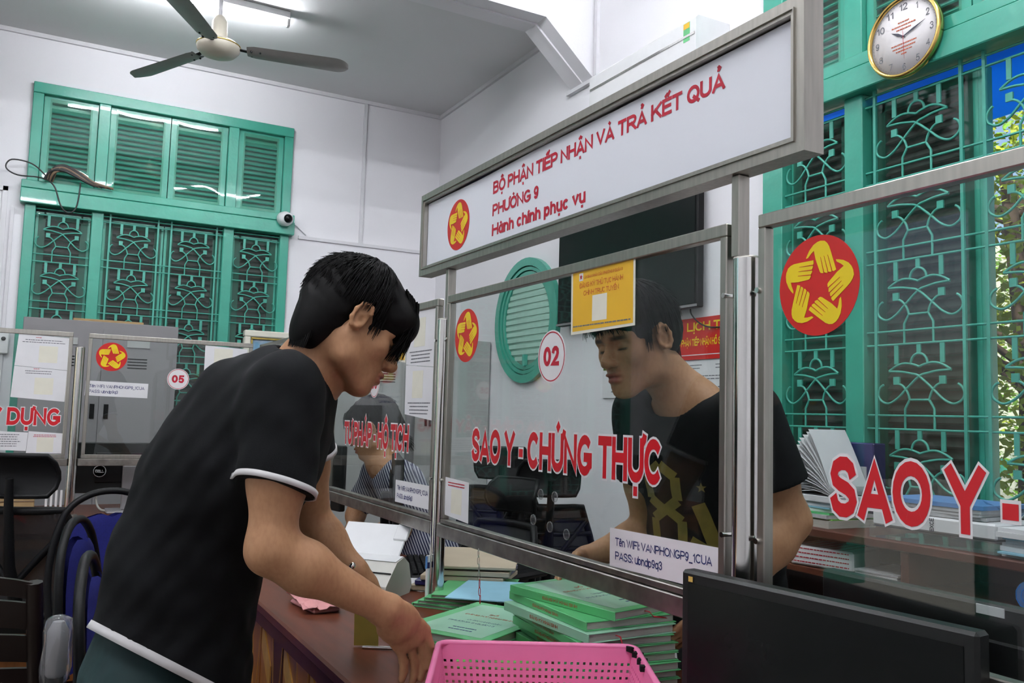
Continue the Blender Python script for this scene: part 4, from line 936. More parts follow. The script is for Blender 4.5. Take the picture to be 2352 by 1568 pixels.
# ------------------------------------------------------------------ monitors and computer gear
def monitor(label, x, y, z0, h, wd, deg, logo=None, silver=False, zbase=ZT):
    """faces local -Y; x,y = middle of the screen panel"""
    t = thing('computer_monitor', label, 'monitor', (x, y, zbase), math.radians(deg), group='computer monitors')
    o = lambda q: q
    dz = z0-zbase
    mb = MB(); mb.bb((-wd/2, -.012, dz), (wd/2, .020, dz+h), .005); b = mb.build('housing', 'panel_black', t, local=True)
    MB().bb((-wd/2+.018, -.0135, dz+.022), (wd/2-.018, -.0122, dz+h-.02)).build('screen', 'screen_black', t, local=True)
    MB().bb((-wd*.32, .020, dz+h*.2), (wd*.32, .028, dz+h*.8), .004).build('rear_bulge', 'black_plastic', t, local=True)
    MB().bb((-.045, .029, .012), (.045, .060, dz+h*.55), .005).build('stand_neck', 'grey_metal' if silver else 'black_plastic', t, local=True)
    MB().bb((-.12, -.06, 0), (.12, .14, .012), .005).build('stand_foot', 'grey_metal' if silver else 'black_plastic', t, local=True)
    return t
t = monitor('black monitor in the foreground, screen towards the viewer, right of the pink basket', 1.036, .945, .80, .265, .505, -83.3)
MB().box((-.228, -.0140, .80-ZT+.252), (.010, .0012, .009)).build('maker_badge', 'gold', t, local=True)
t = monitor('black monitor behind the nearest glass screen, its back to the viewer', 1.33, .80, .79, .262, .74, 90)
MB().box((.04, .0215, .79-ZT+.252), (.045, .002, .014)).build('sticker', 'paper', t, local=True)
t = monitor('black monitor with a round maker badge on the rear counter, below screen 05', .475, 5.22, .845, .27, .56, 180, silver=True)
bz = .962-ZT
lx = .475-.318
MB().lathe([(.0285, 0), (.032, 0), (.032, .003), (.0285, .003), (.0285, 0)], (lx, .0282, bz), (0, 1, 0), 32).build('badge_ring', 'paper_grey', t, local=True)
mb = MB(); letter(mb, 'DELL', (Vector((lx, .0282, bz)), -X_, Z_), -.021, -.008, .016, .042, .03, .001); mb.build('badge_letters', 'paper_grey', t, local=True)
monitor('black monitor seen edge-on in front of the seated woman', 1.205, 3.08, .86, .30, .44, 70.7)
monitor('dark monitor farther along the counter, left of the seated woman', 1.22, 4.15, .86, .30, .50, 100)
def keyboard(label, x, y, deg):
    t = thing('keyboard', label, 'keyboard', (x, y, ZT), math.radians(deg), group='keyboards')
    MB().bb((-.21, -.065, 0), (.21, .065, .016), .005).build('base', 'black_plastic', t, local=True)
    k0 = None
    for r in range(5):
        for c in range(16):
            p = (-.188+.025*c, -.046+.023*r, .020)
            if k0 is None: k0 = MB().box(p, (.020, .018, .008), None, .002).build('key', 'matte_black', t, local=True)
            else: inst(k0, 'key', p, t)
    return t
keyboard('black keyboard on the counter in front of the seated woman', 1.30, 3.02, 71)
# document scanner
t = thing('document_scanner', 'beige document scanner on the counter in front of the bending man', 'scanner', (.935, 2.70, ZT), math.radians(-48))
prof = [(-.085, 0), (.085, 0), (.10, .02), (.075, .095), (.04, .118), (-.01, .108), (-.08, .045)]
PP = (Vector((-.14, 0, 0)), Y_, Z_); mb = MB(); mb.prism(prof, PP, 0, .28); mb.build('body', 'beige_plastic', t, local=True)
MB().prism([(-.012, .110), (.038, .121), (.077, .097), (.070, .092)], (Vector((-.136, 0, 0)), Y_, Z_), 0, .272).build('lid', 'white_plastic', t, local=True)
MB().box((-.01, .105, .155), (.235, .008, .125), Matrix.Rotation(math.radians(-40), 3, 'X'), .003).build('feed_tray', 'white_plastic', t, local=True)
MB().box((.09, .122, .182), (.05, .010, .06), Matrix.Rotation(math.radians(-40), 3, 'X'), .003).build('paper_guide', 'white_plastic', t, local=True)
MB().box((0, -.047, .079), (.276, .003, .004), Matrix.Rotation(math.radians(42), 3, 'X')).build('seam', 'black_plastic', t, local=True)
MB().bb((-.135, .085, 0), (.135, .11, .012), .003).build('foot', 'black_plastic', t, local=True)
stack('loose white printed sheets on the counter behind the scanner', 1.09, 1.30, 2.66, 2.93, ZT, ['paper', 'paper', 'paper'], [.003, .003, .003], 'loose_papers', 20, .02, group=None)
t = thing('sign_holder', 'small clear acrylic card stand on the counter by the seated woman', 'card stand', (1.20, 3.43, ZT))
MB().box((1.20, 3.43, ZT+.05), (.11, .004, .10), rz(-25) @ Matrix.Rotation(math.radians(12), 3, 'X')).build('front', 'clear_plastic', t); MB().box((1.21, 3.45, ZT+.05), (.105, .003, .09), rz(-25) @ Matrix.Rotation(math.radians(12), 3, 'X')).build('card', 'paper', t); MB().box((1.20, 3.435, ZT+.003), (.11, .05, .005), rz(-25)).build('base', 'clear_plastic', t)
# ------------------------------------------------------------------ ledgers
def book(label, x, y, z, deg, th, wd=.235, ln=.345, cover='book_green', title=True, ribbon=None, spine_print=True, group='green ledgers', worn=False):
    """local: X across (spine at -wd/2), Y along the spine"""
    t = thing('ledger', label, 'book', (x, y, z), math.radians(deg), group=group)
    c = .0022
    MB().bb((-wd/2, -ln/2, 0), (wd/2, ln/2, c), .0006).build('back_cover', cover, t, local=True)
    MB().bb((-wd/2, -ln/2, th-c), (wd/2, ln/2, th), .0006).build('front_cover', cover, t, local=True)
    MB().bb((-wd/2-.0015, -ln/2, 0), (-wd/2+c, ln/2, th), .0008).build('spine', 'book_pale' if cover == 'book_pale' else cover, t, local=True)
    MB().bb((-wd/2+c, -ln/2+.005, c+.0002), (wd/2-.006, ln/2-.005, th-c-.0002)).build('pages', 'book_pages', t, local=True)
    if title:
        P = (Vector((0, 0, th)), X_, Y_); MB().prism(rect(-.095, -.15, .10, .15), P, .0001, .0005).build('label_sheet', 'book_pale', t, local=True)
        mb = MB(); letter(mb, 'SỔ', P, -.012, .055, .011, .026, .02, .0008); letter(mb, 'ĐĂNG KÝ KHAI SINH', P, -.07, .030, .011, .145, .02, .0008); mb.build('title', 'book_print', t, local=True)
        mb = MB(); letter(mb, 'ỦY BAN NHÂN DÂN', P, -.03, -.02, .009, .10, .0, .0008); letter(mb, 'PHƯỜNG 9 QUẬN 3', P, -.07, -.045, .010, .135, .0, .0008)
        lines(mb, P, -.02, -.095, .08, 2, .02, .005, .0008, .2); mb.build('handwriting', 'ink_blue', t, local=True)
    if spine_print:
        P = (Vector((-wd/2-.0016, 0, 0)), -Y_, Z_); mb = MB(); letter(mb, 'ĐĂNG KÝ KHAI SINH', P, -.055, th*.30, th*.38, .115, .02, .0004); mb.build('spine_print', 'book_print', t, local=True)
    if ribbon:
        x0, dz, ln2 = ribbon
        MB().tube([(x0, -ln/2+.01, th*.5), (x0+.004, -ln/2-.006, th*.45), (x0+.012, -ln/2-.010, th*.45-dz*.5), (x0+ln2, -ln/2-.009, th*.45-dz)], .0026, 5, flat=.35).build('ribbon', 'red_ribbon', t, local=True)
    return t
z = ZT; ordn = ['bottom', 'second from bottom', 'third from bottom', 'fourth from bottom', 'fifth from bottom', 'sixth from bottom', 'third from top', 'second from top', 'topmost']
for i in range(9):
    th = (.020, .017, .019, .018, .019, .018, .020, .019, .019)[i]
    dx = (.012, .018, .002, .010, 0, -.004, -.018, -.002, .020)[i]; dy = (.0, .006, -.008, .004, 0, .004, -.004, .010, .014)[i]; a = (-6, -9, -4, -7, -3, -6, 2, -1, 11)[i]
    book('green ledger, %s of the tall stack under glass screen 02' % ordn[i], 1.155+dx, 1.70+dy, z, a, th, cover='book_pale' if i == 6 else 'book_green', title=(i == 8), ribbon={8: (-.02, .02, .07), 6: (-.045, .055, .0)}.get(i))
    z += th+.0004
z = ZT
for i, (lb, a, cv, th) in enumerate([('flat lime-green register at the bottom of the low pile beside the post', -28, 'book_lime', .016), ('green ledger under the top one of the low pile beside the post', -56, 'book_green', .022), ('green ledger with a handwritten label, top of the low pile beside the post', -60, 'book_green', .022)]):
    book(lb, 1.005+(.06 if i == 0 else .006*i), 1.985-(.05 if i == 0 else .0)+.004*i, z, a, th, cover=cv, title=(i == 2), wd=.25, ln=.35, spine_print=False, ribbon=None)
    z += th+.0005
z = ZT
for i in range(4):
    book('green booklet %s the pile with the blue sheet behind the post' % ['at the bottom of', 'second in', 'third in', 'on top of'][i], 1.215+.008*i, 2.475-.006*i, z, -52+5*i, .011, .22, .31, title=False, spine_print=False, group='green booklets behind the post'); z += .0114
tag(MB().box((1.245, 2.375, z+.002), (.21, .297, .003), rz(-40)).build('blue_sheet', 'blue_paper'), 'light blue sheet of paper lying on the green booklets', 'paper')
t = thing('folder_stack', 'stack of large tan paper folders on the counter behind the post', 'folders', (1.30, 2.70, ZT))
for i in range(5):
    MB().box((1.335+.006*i, 2.735-.008*i, ZT+.012+.019*i), (.27, .40, .016 if i < 4 else .010), rz(-42+3*i), .002).build('folder', 'tan_folder' if i != 1 else 'navy_film', t)
# ------------------------------------------------------------------ pink basket with real holes
BA, BB_ = Vector((.742, 1.631, 0)), Vector((1.088, 1.450, 0)); ud = (BB_-BA).normalized(); vd = Vector((ud.y, -ud.x, 0)); Lb = (BB_-BA).length; Db = .32
t = thing('pink_basket', 'pink perforated plastic basket in the foreground, chipped at its right corner', 'basket', BA+ud*Lb/2+vd*Db/2+Vector((0, 0, ZT)))
zr, zb, tp = .862, ZT+.002, .018
def bp(u, v, k): # k 0 base..1 rim, taper inwards at the base
    iu = tp*(1-k); uu = iu+(Lb-2*iu)*u; vv = iu+(Db-2*iu)*v
    return BA+ud*uu+vd*vv+Vector((0, 0, zb+(zr-zb)*k))
def holed(nm, A, B, nu, nv):
    """A(s,k): point on wall, s along, k up; each cell gets a square hole"""
    mb = MB(); off = B
    for i in range(nu):
        for j in range(nv):
            s0, s1, k0, k1 = i/nu, (i+1)/nu, j/nv, (j+1)/nv
            a, b = s0+(s1-s0)*.29, s0+(s1-s0)*.71; c, d = k0+(k1-k0)*.29, k0+(k1-k0)*.71
            solid = j >= nv-2
            for side in (0, 1):
                q = [A(*p)+off*side for p in ((s0, k0), (s1, k0), (s1, k1), (s0, k1), (a, c), (b, c), (b, d), (a, d))]
                if solid: mb.add(q[:4], [(0, 1, 2, 3)] if side else [(3, 2, 1, 0)])
                else:
                    f = [(0, 1, 5, 4), (1, 2, 6, 5), (2, 3, 7, 6), (3, 0, 4, 7)]; mb.add(q, f if side else [x[::-1] for x in f])
            if not solid:
                q = [A(*p) for p in ((a, c), (b, c), (b, d), (a, d))]; q += [p+off for p in q]; mb.add(q, [(i_, (i_+1) % 4, (i_+1) % 4+4, i_+4) for i_ in range(4)])
    return mb.build(nm, 'pink_plastic', t)
holed('wall', lambda s, k: bp(s, 0, k), vd*.0025, 30, 9); holed('wall', lambda s, k: bp(1-s, 1, k), -vd*.0025, 30, 9)
holed('wall', lambda s, k: bp(0, 1-s, k), ud*.0025, 20, 9); holed('wall', lambda s, k: bp(1, s, k), -ud*.0025, 20, 9)
MB().add([bp(0, 0, 0), bp(1, 0, 0), bp(1, 1, 0), bp(0, 1, 0)], [(0, 3, 2, 1)]).add([bp(0, 0, .02), bp(1, 0, .02), bp(1, 1, .02), bp(0, 1, .02)], [(0, 1, 2, 3)]).build('bottom', 'pink_plastic', t)
rp_ = []
for cu, cv, a0 in ((0, 0, 180), (1, 0, 270), (1, 1, 0), (0, 1, 90)):
    for k in range(5):
        a = math.radians(a0+22.5*k); r_ = .02
        c = bp(cu, cv, 1)+ud*(r_*(1 if cu == 0 else -1))+vd*(r_*(1 if cv == 0 else -1))
        rp_.append(c+ud*r_*math.cos(a)*1.15+vd*r_*math.sin(a)*1.15)
MB().tube(rp_, .0062, 8, closed=True).build('rim', 'pink_plastic', t)
for k, (uu, vv) in enumerate(((.985, .03), (1.0, .16), (1.003, .30), (.995, .44))):
    MB().box(bp(uu, vv, .99), (.014, .018, .010), rz(20*k)).build('chipped_spot', 'matte_black', t)
# ------------------------------------------------------------------ small things on the counter
t = thing('pen', 'white and blue ballpoint pen standing against the foot of the steel post', 'pen', (1.068, 2.452, ZT))
MB().tube([(1.064, 2.452, ZT+.002), (1.066, 2.452, ZT+.02), (1.066, 2.452, ZT+.125), (1.066, 2.452, ZT+.150)], [.0015, .006, .006, .005], 10).build('barrel', 'white_plastic', t)
MB().cyl((1.0585, 2.446, ZT+.112), (1.0585, 2.446, ZT+.148), .0035, n=8).build('clip', 'blue_folder', t)
MB().cyl((1.066, 2.452, ZT+.112), (1.066, 2.452, ZT+.130), .0066, n=10).build('band', 'navy_film', t)
t = thing('pen', 'slim silver pen lying on the counter beside the yellow card', 'pen', (.79, 2.03, ZT))
MB().tube([(.735, 2.07, ZT+.005), (.84, 2.005, ZT+.005)], [.0045, .004], 10).build('barrel', 'bright_steel', t); MB().tube([(.84, 2.005, ZT+.005), (.85, 1.999, ZT+.005)], [.004, .0008], 8).build('tip', 'worn_steel', t)
tag(MB().box((.748, 2.085, ZT+.044), (.060, .0012, .085), rz(-28) @ Matrix.Rotation(math.radians(8), 3, 'X')).build('yellow_card', 'yellow_card' if 'yellow_card' in MATS else mat('yellow_card', (.40, .31, .06), .6) and 'yellow_card'), 'small yellow card held upright on the counter below the forearm', 'card')
t = thing('crumpled_paper', 'crumpled pink paper wrapper on the counter edge behind the forearm', 'paper', (.74, 2.56, ZT))
rnd = random.Random(5); g = []
for i in range(9):
    g.append([Vector((.70+.014*i+rnd.uniform(-.004, .004), 2.68-.030*j+rnd.uniform(-.006, .006)-.01*i*.4, ZT+.012+.034*max(0, 1-abs(j-3)/4)*(1-abs(i-4)/6)+rnd.uniform(0, .012))) for j in range(8)])
mb = MB().sheet(g); mb.sheet([[p-Vector((0, 0, .0015)) for p in r[::-1]] for r in g]); mb.sm = [False]*len(mb.sm); mb.build('wrapper', 'pink_paper', t)
MB().box((.755, 2.555, ZT+.007), (.085, .17, .013), rz(8), .005).build('contents', 'pink_paper', t)
t = thing('red_folder', 'red folded card lying on the rear counter at the left edge', 'folder', (-.10, 4.83, ZT))
for s in (-1, 1): MB().box((-.10+s*.045, 4.83, ZT+.032), (.11, .16, .003), Matrix.Rotation(math.radians(s*33), 3, 'Y')).build('flap', 'emblem_red', t)
t = thing('cardboard_box', 'flat cardboard box on the rear counter at the left edge', 'box', (-.20, 5.28, ZT))
MB().bb((-.52, 5.14, ZT), (.02, 5.42, ZT+.10), .004).build('carton', 'cardboard', t); MB().bb((-.52, 5.137, ZT+.068), (.02, 5.139, ZT+.073)).build('tape', 'wire_brown', t)
t = thing('crumpled_paper', 'crumpled white papers on the cardboard box at the left edge', 'paper', (-.18, 5.28, ZT+.1))
g = [[Vector((-.40+.045*i+rnd.uniform(-.01, .01), 5.17+.03*j+rnd.uniform(-.008, .008), ZT+.112+rnd.uniform(0, .05))) for j in range(7)] for i in range(9)]
mb = MB().sheet(g); mb.sm = [False]*len(mb.sm); mb.build('paper', 'paper', t)
t = thing('tissue_stand', 'row of thin white rods behind the headrest of the mesh chair', 'rods', (.09, 4.98, ZT))
for i in range(4): MB().cyl((.07+.022*i, 4.96, ZT), (.07+.022*i, 4.96, ZT+.14), .006, n=8).build('rod', 'white_plastic', t)
cable('monitor_cable', 'beige plug and cable hanging from the monitor with the round badge', [(.31, 5.26, .85), (.312, 5.26, .82), (.318, 5.25, .78), (.335, 5.22, .755), (.36, 5.20, .749)], .006, 'beige_plastic')
t = thing('paper_chain', 'string of paper clips hanging from the cross tube beside the post', 'paper clips', (1.075, 2.13, .80))
for i in range(7):
    c = Vector((1.076, 2.135+.002*(i % 2)-.003*i,   .948-.020*i)); mb = MB()
    mb.tube([c+Vector(((.003*math.cos(a) if i % 2 else 0), (0 if i % 2 else .003*math.cos(a)), .0115*math.sin(a))) for a in [2*math.pi*k/12 for k in range(12)]], .0009, 5, closed=True); mb.build('paper_clip', 'bright_steel' if i < 4 else 'red_ribbon', t)
# ------------------------------------------------------------------ seats
m = bpy.data.materials.new('mesh_fabric'); m.use_nodes = True; MATS['mesh_fabric'] = m
n, l = m.node_tree.nodes, m.node_tree.links; tc = n.new('ShaderNodeTexCoord')
ck = n.new('ShaderNodeTexVoronoi'); ck.inputs['Scale'].default_value = 260; l.new(tc.outputs['Object'], ck.inputs['Vector'])
rp = n.new('ShaderNodeMath'); rp.operation = 'GREATER_THAN'; rp.inputs[1].default_value = .36; l.new(ck.outputs['Distance'], rp.inputs[0])
tr = n.new('ShaderNodeBsdfTransparent'); mx = n.new('ShaderNodeMixShader'); l.new(rp.outputs[0], mx.inputs[0]); n['Principled BSDF'].inputs['Base Color'].default_value = (.010, .010, .011, 1); n['Principled BSDF'].inputs['Roughness'].default_value = .7
mm = n.new('ShaderNodeMath'); mm.operation = 'MULTIPLY'; mm.inputs[1].default_value = .05
l.new(rp.outputs[0], mm.inputs[0]); l.new(mm.outputs[0], mx.inputs[0]); l.new(n['Principled BSDF'].outputs[0], mx.inputs[1]); l.new(tr.outputs[0], mx.inputs[2]); l.new(mx.outputs[0], n['Material Output'].inputs[0])
def curved(x0, x1, zs, hw, bow, lean, th=.0):
    """panel across x, bowed in y; zs list with half widths"""
    g = []
    for z, w_ in zip(zs, hw): g.append([Vector((w_*q, lean(z)+bow*(q*q), z)) for q in (-1, -.75, -.5, -.25, 0, .25, .5, .75, 1)])
    return g
def office_chair(label, x, y, deg, ztop=1.16, slats=False, sc=1.0):
    """faces local -Y (sitter looks to -Y); the back is at +Y"""
    t = thing('office_chair', label, 'chair', (x, y, 0), math.radians(deg), group='black mesh office chairs')
    k = ztop/1.16; lean = lambda z: .20+.14*(z-.45)
    g = curved(0, 0, [.98*k+q*.16*k for q in (0, .2, .4, .6, .8, 1)], [.12, .140, .145, .145, .140, .12], -.03, lambda z: lean(z)-.045*math.sin((z-.98*k)/(.16*k)*math.pi)+.02)
    mb = MB().sheet(g); mb.sheet([[p+Vector((0, .016, 0)) for p in r[::-1]] for r in g]); mb.build('headrest', 'matte_black', t, local=True)
    e = [g[0][i] for i in range(9)]+[g[j][8] for j in range(1, 6)]+[g[5][8-i] for i in range(1, 9)]+[g[5-j][0] for j in range(1, 5)]
    MB().tube([p+Vector((0, .008, 0)) for p in e], .011, 6, closed=True).build('headrest_rim', 'black_plastic', t, local=True)
    zs = [.50*k+q*.42*k for q in (0, .17, .33, .5, .67, .83, 1)]; hw = [.235, .245, .245, .235, .215, .19, .165]
    g = curved(0, 0, zs, hw, -.05, lambda z: lean(z)-.03*math.sin((z-.5*k)/(.42*k)*math.pi))
    MB().sheet(g).build('mesh_back', 'mesh_fabric', t, local=True)
    e = [g[0][i] for i in range(9)]+[g[j][8] for j in range(1, 7)]+[g[6][8-i] for i in range(1, 9)]+[g[6-j][0] for j in range(1, 6)]
    MB().tube(e, .017, 8, closed=True).build('back_frame', 'black_plastic', t, local=True)
    if slats:
        for j in range(1, 6): MB().tube([p+Vector((0, .02, .01)) for p in g[j]], .012, 6).build('back_slat', 'black_plastic', t, local=True)
    mb = MB(); mb.tube([(0, lean(.45)-.04, .47*k), (0, lean(.7)+.035, .7*k), (0, lean(.9)+.045, .92*k), (0, lean(1.05)+.035, 1.05*k)], [.03, .022, .018, .015], 8); mb.build('spine', 'black_plastic', t, local=True)
    for s in (-1, 1): MB().tube([(s*.19, lean(.85)-.045, .86*k), (0, lean(.62)+.02, .62*k)], .013, 8).build('brace', 'black_plastic', t, local=True)
    MB().box((0, -.02, .455), (.49, .48, .075), None, .03).build('seat', 'matte_black', t, local=True)
    for s in (-1, 1):
        MB().tube([(s*.25, .05, .44), (s*.29, .05, .50), (s*.29, .05, .66)], .016, 8).build('arm_post', 'black_plastic', t, local=True)
        MB().box((s*.29, .0, .672), (.075, .25, .028), None, .012).build('armrest', 'black_plastic', t, local=True)
    MB().cyl((0, 0, .10), (0, 0, .42), .028, n=14).build('gas_lift', 'worn_steel', t, local=True)
    for q in range(5):
        a = 2*math.pi*q/5; MB().tube([(0, 0, .12), (.29*math.cos(a), .29*math.sin(a), .075)], [.028, .016], 8).build('base_leg', 'black_plastic', t, local=True)
        MB().cyl((.29*math.cos(a)-.02*math.sin(a), .29*math.sin(a)+.02*math.cos(a), .027), (.29*math.cos(a)+.02*math.sin(a), .29*math.sin(a)-.02*math.cos(a), .027), .027, n=14).build('castor', 'matte_black', t, local=True)
    return t
office_chair('black mesh chair with a headrest at the left, before the rear counter', .06, 4.14, 155, 1.135)
office_chair('black chair cut by the left edge of the picture', -.70, 4.10, 178, 1.14)
office_chair('empty black mesh chair behind screen 02, headrest farther left', 2.38, 4.46, 152, 1.165, True)
office_chair('empty black mesh chair behind screen 02, nearer the standing clerk', 2.22, 3.74, 158, 1.135, True)
office_chair('black chair with a rounded back on which the woman sits', 1.70, 3.42, -70, 1.05)
def banquet(label, x, y, deg, h=.95):
    """faces local -Y, back at +Y"""
    t = thing('banquet_chair', label, 'chair', (x, y, 0), math.radians(deg), group='blue padded chairs')
    by = lambda z: .20+.10*(z-.45)
    P = [(-.20, by(.45), .45), (-.215, by(.62), .62), (-.205, by(.76), .76), (-.16, by(.87), h-.075), (-.085, by(.93), h-.016), (0, by(.95), h)]
    arch = P+[(-a, b, c) for a, b, c in P[:-1][::-1]]
    A_ = [Vector(p) for p in arch]; sm_ = []
    for i in range(len(A_)-1):
        p0, p1, p2, p3 = A_[max(i-1, 0)], A_[i], A_[i+1], A_[min(i+2, len(A_)-1)]
        for k in range(4): u_ = k/4; sm_.append(.5*((2*p1)+(-p0+p2)*u_+(2*p0-5*p1+4*p2-p3)*u_*u_+(-p0+3*p1-3*p2+p3)*u_**3))
    MB().tube(sm_+[A_[-1]], .0135, 10).build('back_frame', 'black_plastic', t, local=True)
    prof = [(.50, .165), (.58, .185), (.66, .188), (.74, .178), (.80, .155), (.845, .128), (.872, .092), (.886, .045)]
    g = [[Vector((w_*q, by(z)-.012-.018*(1-q*q), z-.012*max(0, 1-abs(q)*1.6)*(z > .88))) for q in (-1, -.6, -.25, 0, .25, .6, 1)] for z, w_ in prof]
    mb = MB().sheet(g); mb.sheet([[Vector((p.x, 2*by(p.z)-p.y, p.z)) for p in r[::-1]] for r in g]); mb.build('back_pad', 'chair_blue', t, local=True)
    MB().box((0, -.02, .455), (.42, .42, .06), None, .028).build('seat', 'chair_blue', t, local=True)
    for s in (-1, 1):
        MB().tube([(s*.20, by(.45), .45), (s*.205, .235, .0)], .0125, 8).build('leg', 'black_plastic', t, local=True)
        MB().tube([(s*.20, by(.45), .425), (s*.20, -.20, .425), (s*.205, -.215, .38), (s*.21, -.22, 0)], .0125, 8).build('leg', 'black_plastic', t, local=True)
    return t
banquet('blue padded chair farthest back, before the rear counter', .335, 3.62, 12, .975)
banquet('blue padded chair in the middle of the three', .375, 3.10, 72, .945)
banquet('blue padded chair nearest the bending man, mostly hidden by him', .385, 2.46, 80, .93)
# brown plastic chair with a slotted back
t = thing('plastic_chair', 'dark brown plastic chair with a slotted back at the lower left corner', 'chair', (-.12, 2.72, 0), math.radians(162))
def pc(q, z): return Vector((.235*q*(1-.12*(z-.45)), .20+.16*(z-.45)-.05*q*q, z))
zl = [.47, .515, .535, .60, .62, .685, .705, .77, .79, .855, .87, .912]
for k in range(0, 12, 2):
    z0, z1 = zl[k], zl[k+1]
    g = [[pc(q, z0+(z1-z0)*a-.028*abs(q)**3*(k/10)) for q in [i/6 for i in range(-6, 7)]] for a in (0, .5, 1)]
    mb = MB().sheet(g); mb.sheet([[p+Vector((0, .014, 0)) for p in r[::-1]] for r in g])
    for e in (0, 2): mb.sheet([[g[e][i] for i in range(13)], [g[e][i]+Vector((0, .014, 0)) for i in range(13)]])
    mb.build('back_slat', 'chair_brown', t, local=True)
for s in (-1, 1):
    MB().tube([pc(s, .45)+Vector((0, .007, 0)), pc(s, .65)+Vector((0, .007, 0)), pc(s, .885)+Vector((0, .007, 0))], .020, 8).build('back_post', 'chair_brown', t, local=True)
    MB().tube([pc(s, .47), (s*.24, .24, 0)], [.022, .016], 8).build('leg', 'chair_brown', t, local=True)
    MB().tube([(s*.215, -.22, .43), (s*.24, -.25, 0)], [.022, .016], 8).build('leg', 'chair_brown', t, local=True)
MB().box((0, 0, .44), (.47, .46, .035), None, .014).build('seat', 'chair_brown', t, local=True)
# task chair whose plastic-wrapped arm pokes up at the lower left
t = thing('task_chair', 'low black chair with a plastic-wrapped upright arm behind the bending man', 'chair', (-.12, 2.05, 0), math.radians(150))
lx, ly = .075+.12, 2.24-2.05; ca, sa = math.cos(math.radians(-150)), math.sin(math.radians(-150)); ax_, ay_ = lx*ca-ly*sa, lx*sa+ly*ca
mb = MB(); mb.tube([(ax_, ay_, .42), (ax_, ay_, .60), (ax_, ay_, .72)], .018, 8); mb.build('arm_post', 'black_plastic', t, local=True)
mb = MB(); rr_ = random.Random(3); mb.lathe([(.012, .69), (.028, .70), (.031, .73), (.030, .78), (.032, .81), (.027, .835), (.012, .843), (.001, .845)], (ax_, ay_, 0), n=14); mb.v = [(a+rr_.uniform(-.003, .003), b+rr_.uniform(-.003, .003), c) for a, b, c in mb.v]; mb.build('wrapped_arm', 'clear_plastic', t, local=True)
mb = MB(); mb.lathe([(.010, .70), (.022, .715), (.022, .81), (.012, .83)], (ax_, ay_, 0), n=12); mb.build('arm_pad', 'grey_metal', t, local=True)
MB().box((0, 0, .42), (.44, .42, .05), None, .02).build('seat', 'matte_black', t, local=True)
MB().tube([(ax_, ay_, .43), (ax_*.4, ay_*.4, .40)], .018, 8).build('arm_bracket', 'black_plastic', t, local=True)
MB().cyl((0, 0, .06), (0, 0, .40), .026, n=12).build('column', 'worn_steel', t, local=True)
for q in range(5):
    a = 2*math.pi*q/5; MB().tube([(0, 0, .08), (.24*math.cos(a), .24*math.sin(a), .02)], [.024, .02], 8).build('base_leg', 'black_plastic', t, local=True)
# ------------------------------------------------------------------ people: smooth signed-distance bodies turned into one continuous skin
class SDF:
    def __init__(s): s.ops = []
    def u(s, f, k=.02): s.ops.append((f, k, 0)); return s
    def sub(s, f, k=.01): s.ops.append((f, k, 1)); return s
    def val(s, P, idx=None):
        d = None
        for i in (range(len(s.ops)) if idx is None else idx):
            f, k, mode = s.ops[i]; e = f(P)
            if d is None:
                if mode: continue
                d = e; continue
            if mode: e = -e; h = np.maximum(k-np.abs(d-e), 0)/k; d = np.maximum(d, e)+h*h*k/4
            else: h = np.maximum(k-np.abs(d-e), 0)/k; d = np.minimum(d, e)-h*h*k/4
        return d if d is not None else np.full(len(P), 1.0)
V = lambda *a: np.array(a, float)
def rc(a, b, ra, rb, lat=None, s=1.0, cut=None):
    a, b = np.array(a, float), np.array(b, float); ba = b-a; L2 = ba @ ba
    if lat is not None: lat = np.array(lat, float); lat = lat/np.linalg.norm(lat)
    def f(P):
        q = P-a
        if lat is not None: q = q-np.outer((q @ lat)*(1-1/s), lat)
        t = np.clip((q @ ba)/L2, 0, 1); d = np.linalg.norm(q-np.outer(t, ba), axis=1)-(ra+(rb-ra)*t)
        if cut is not None: d = np.maximum(d, (P-cut[0]) @ cut[1])
        return d
    return f
def ell(c, R, r):
    c = np.array(c, float); R = np.array(R, float); r = np.array(r, float)
    def f(P):
        q = (P-c) @ R; k0 = np.linalg.norm(q/r, axis=1); k1 = np.linalg.norm(q/(r*r), axis=1)+1e-9
        return k0*(k0-1)/k1
    return f
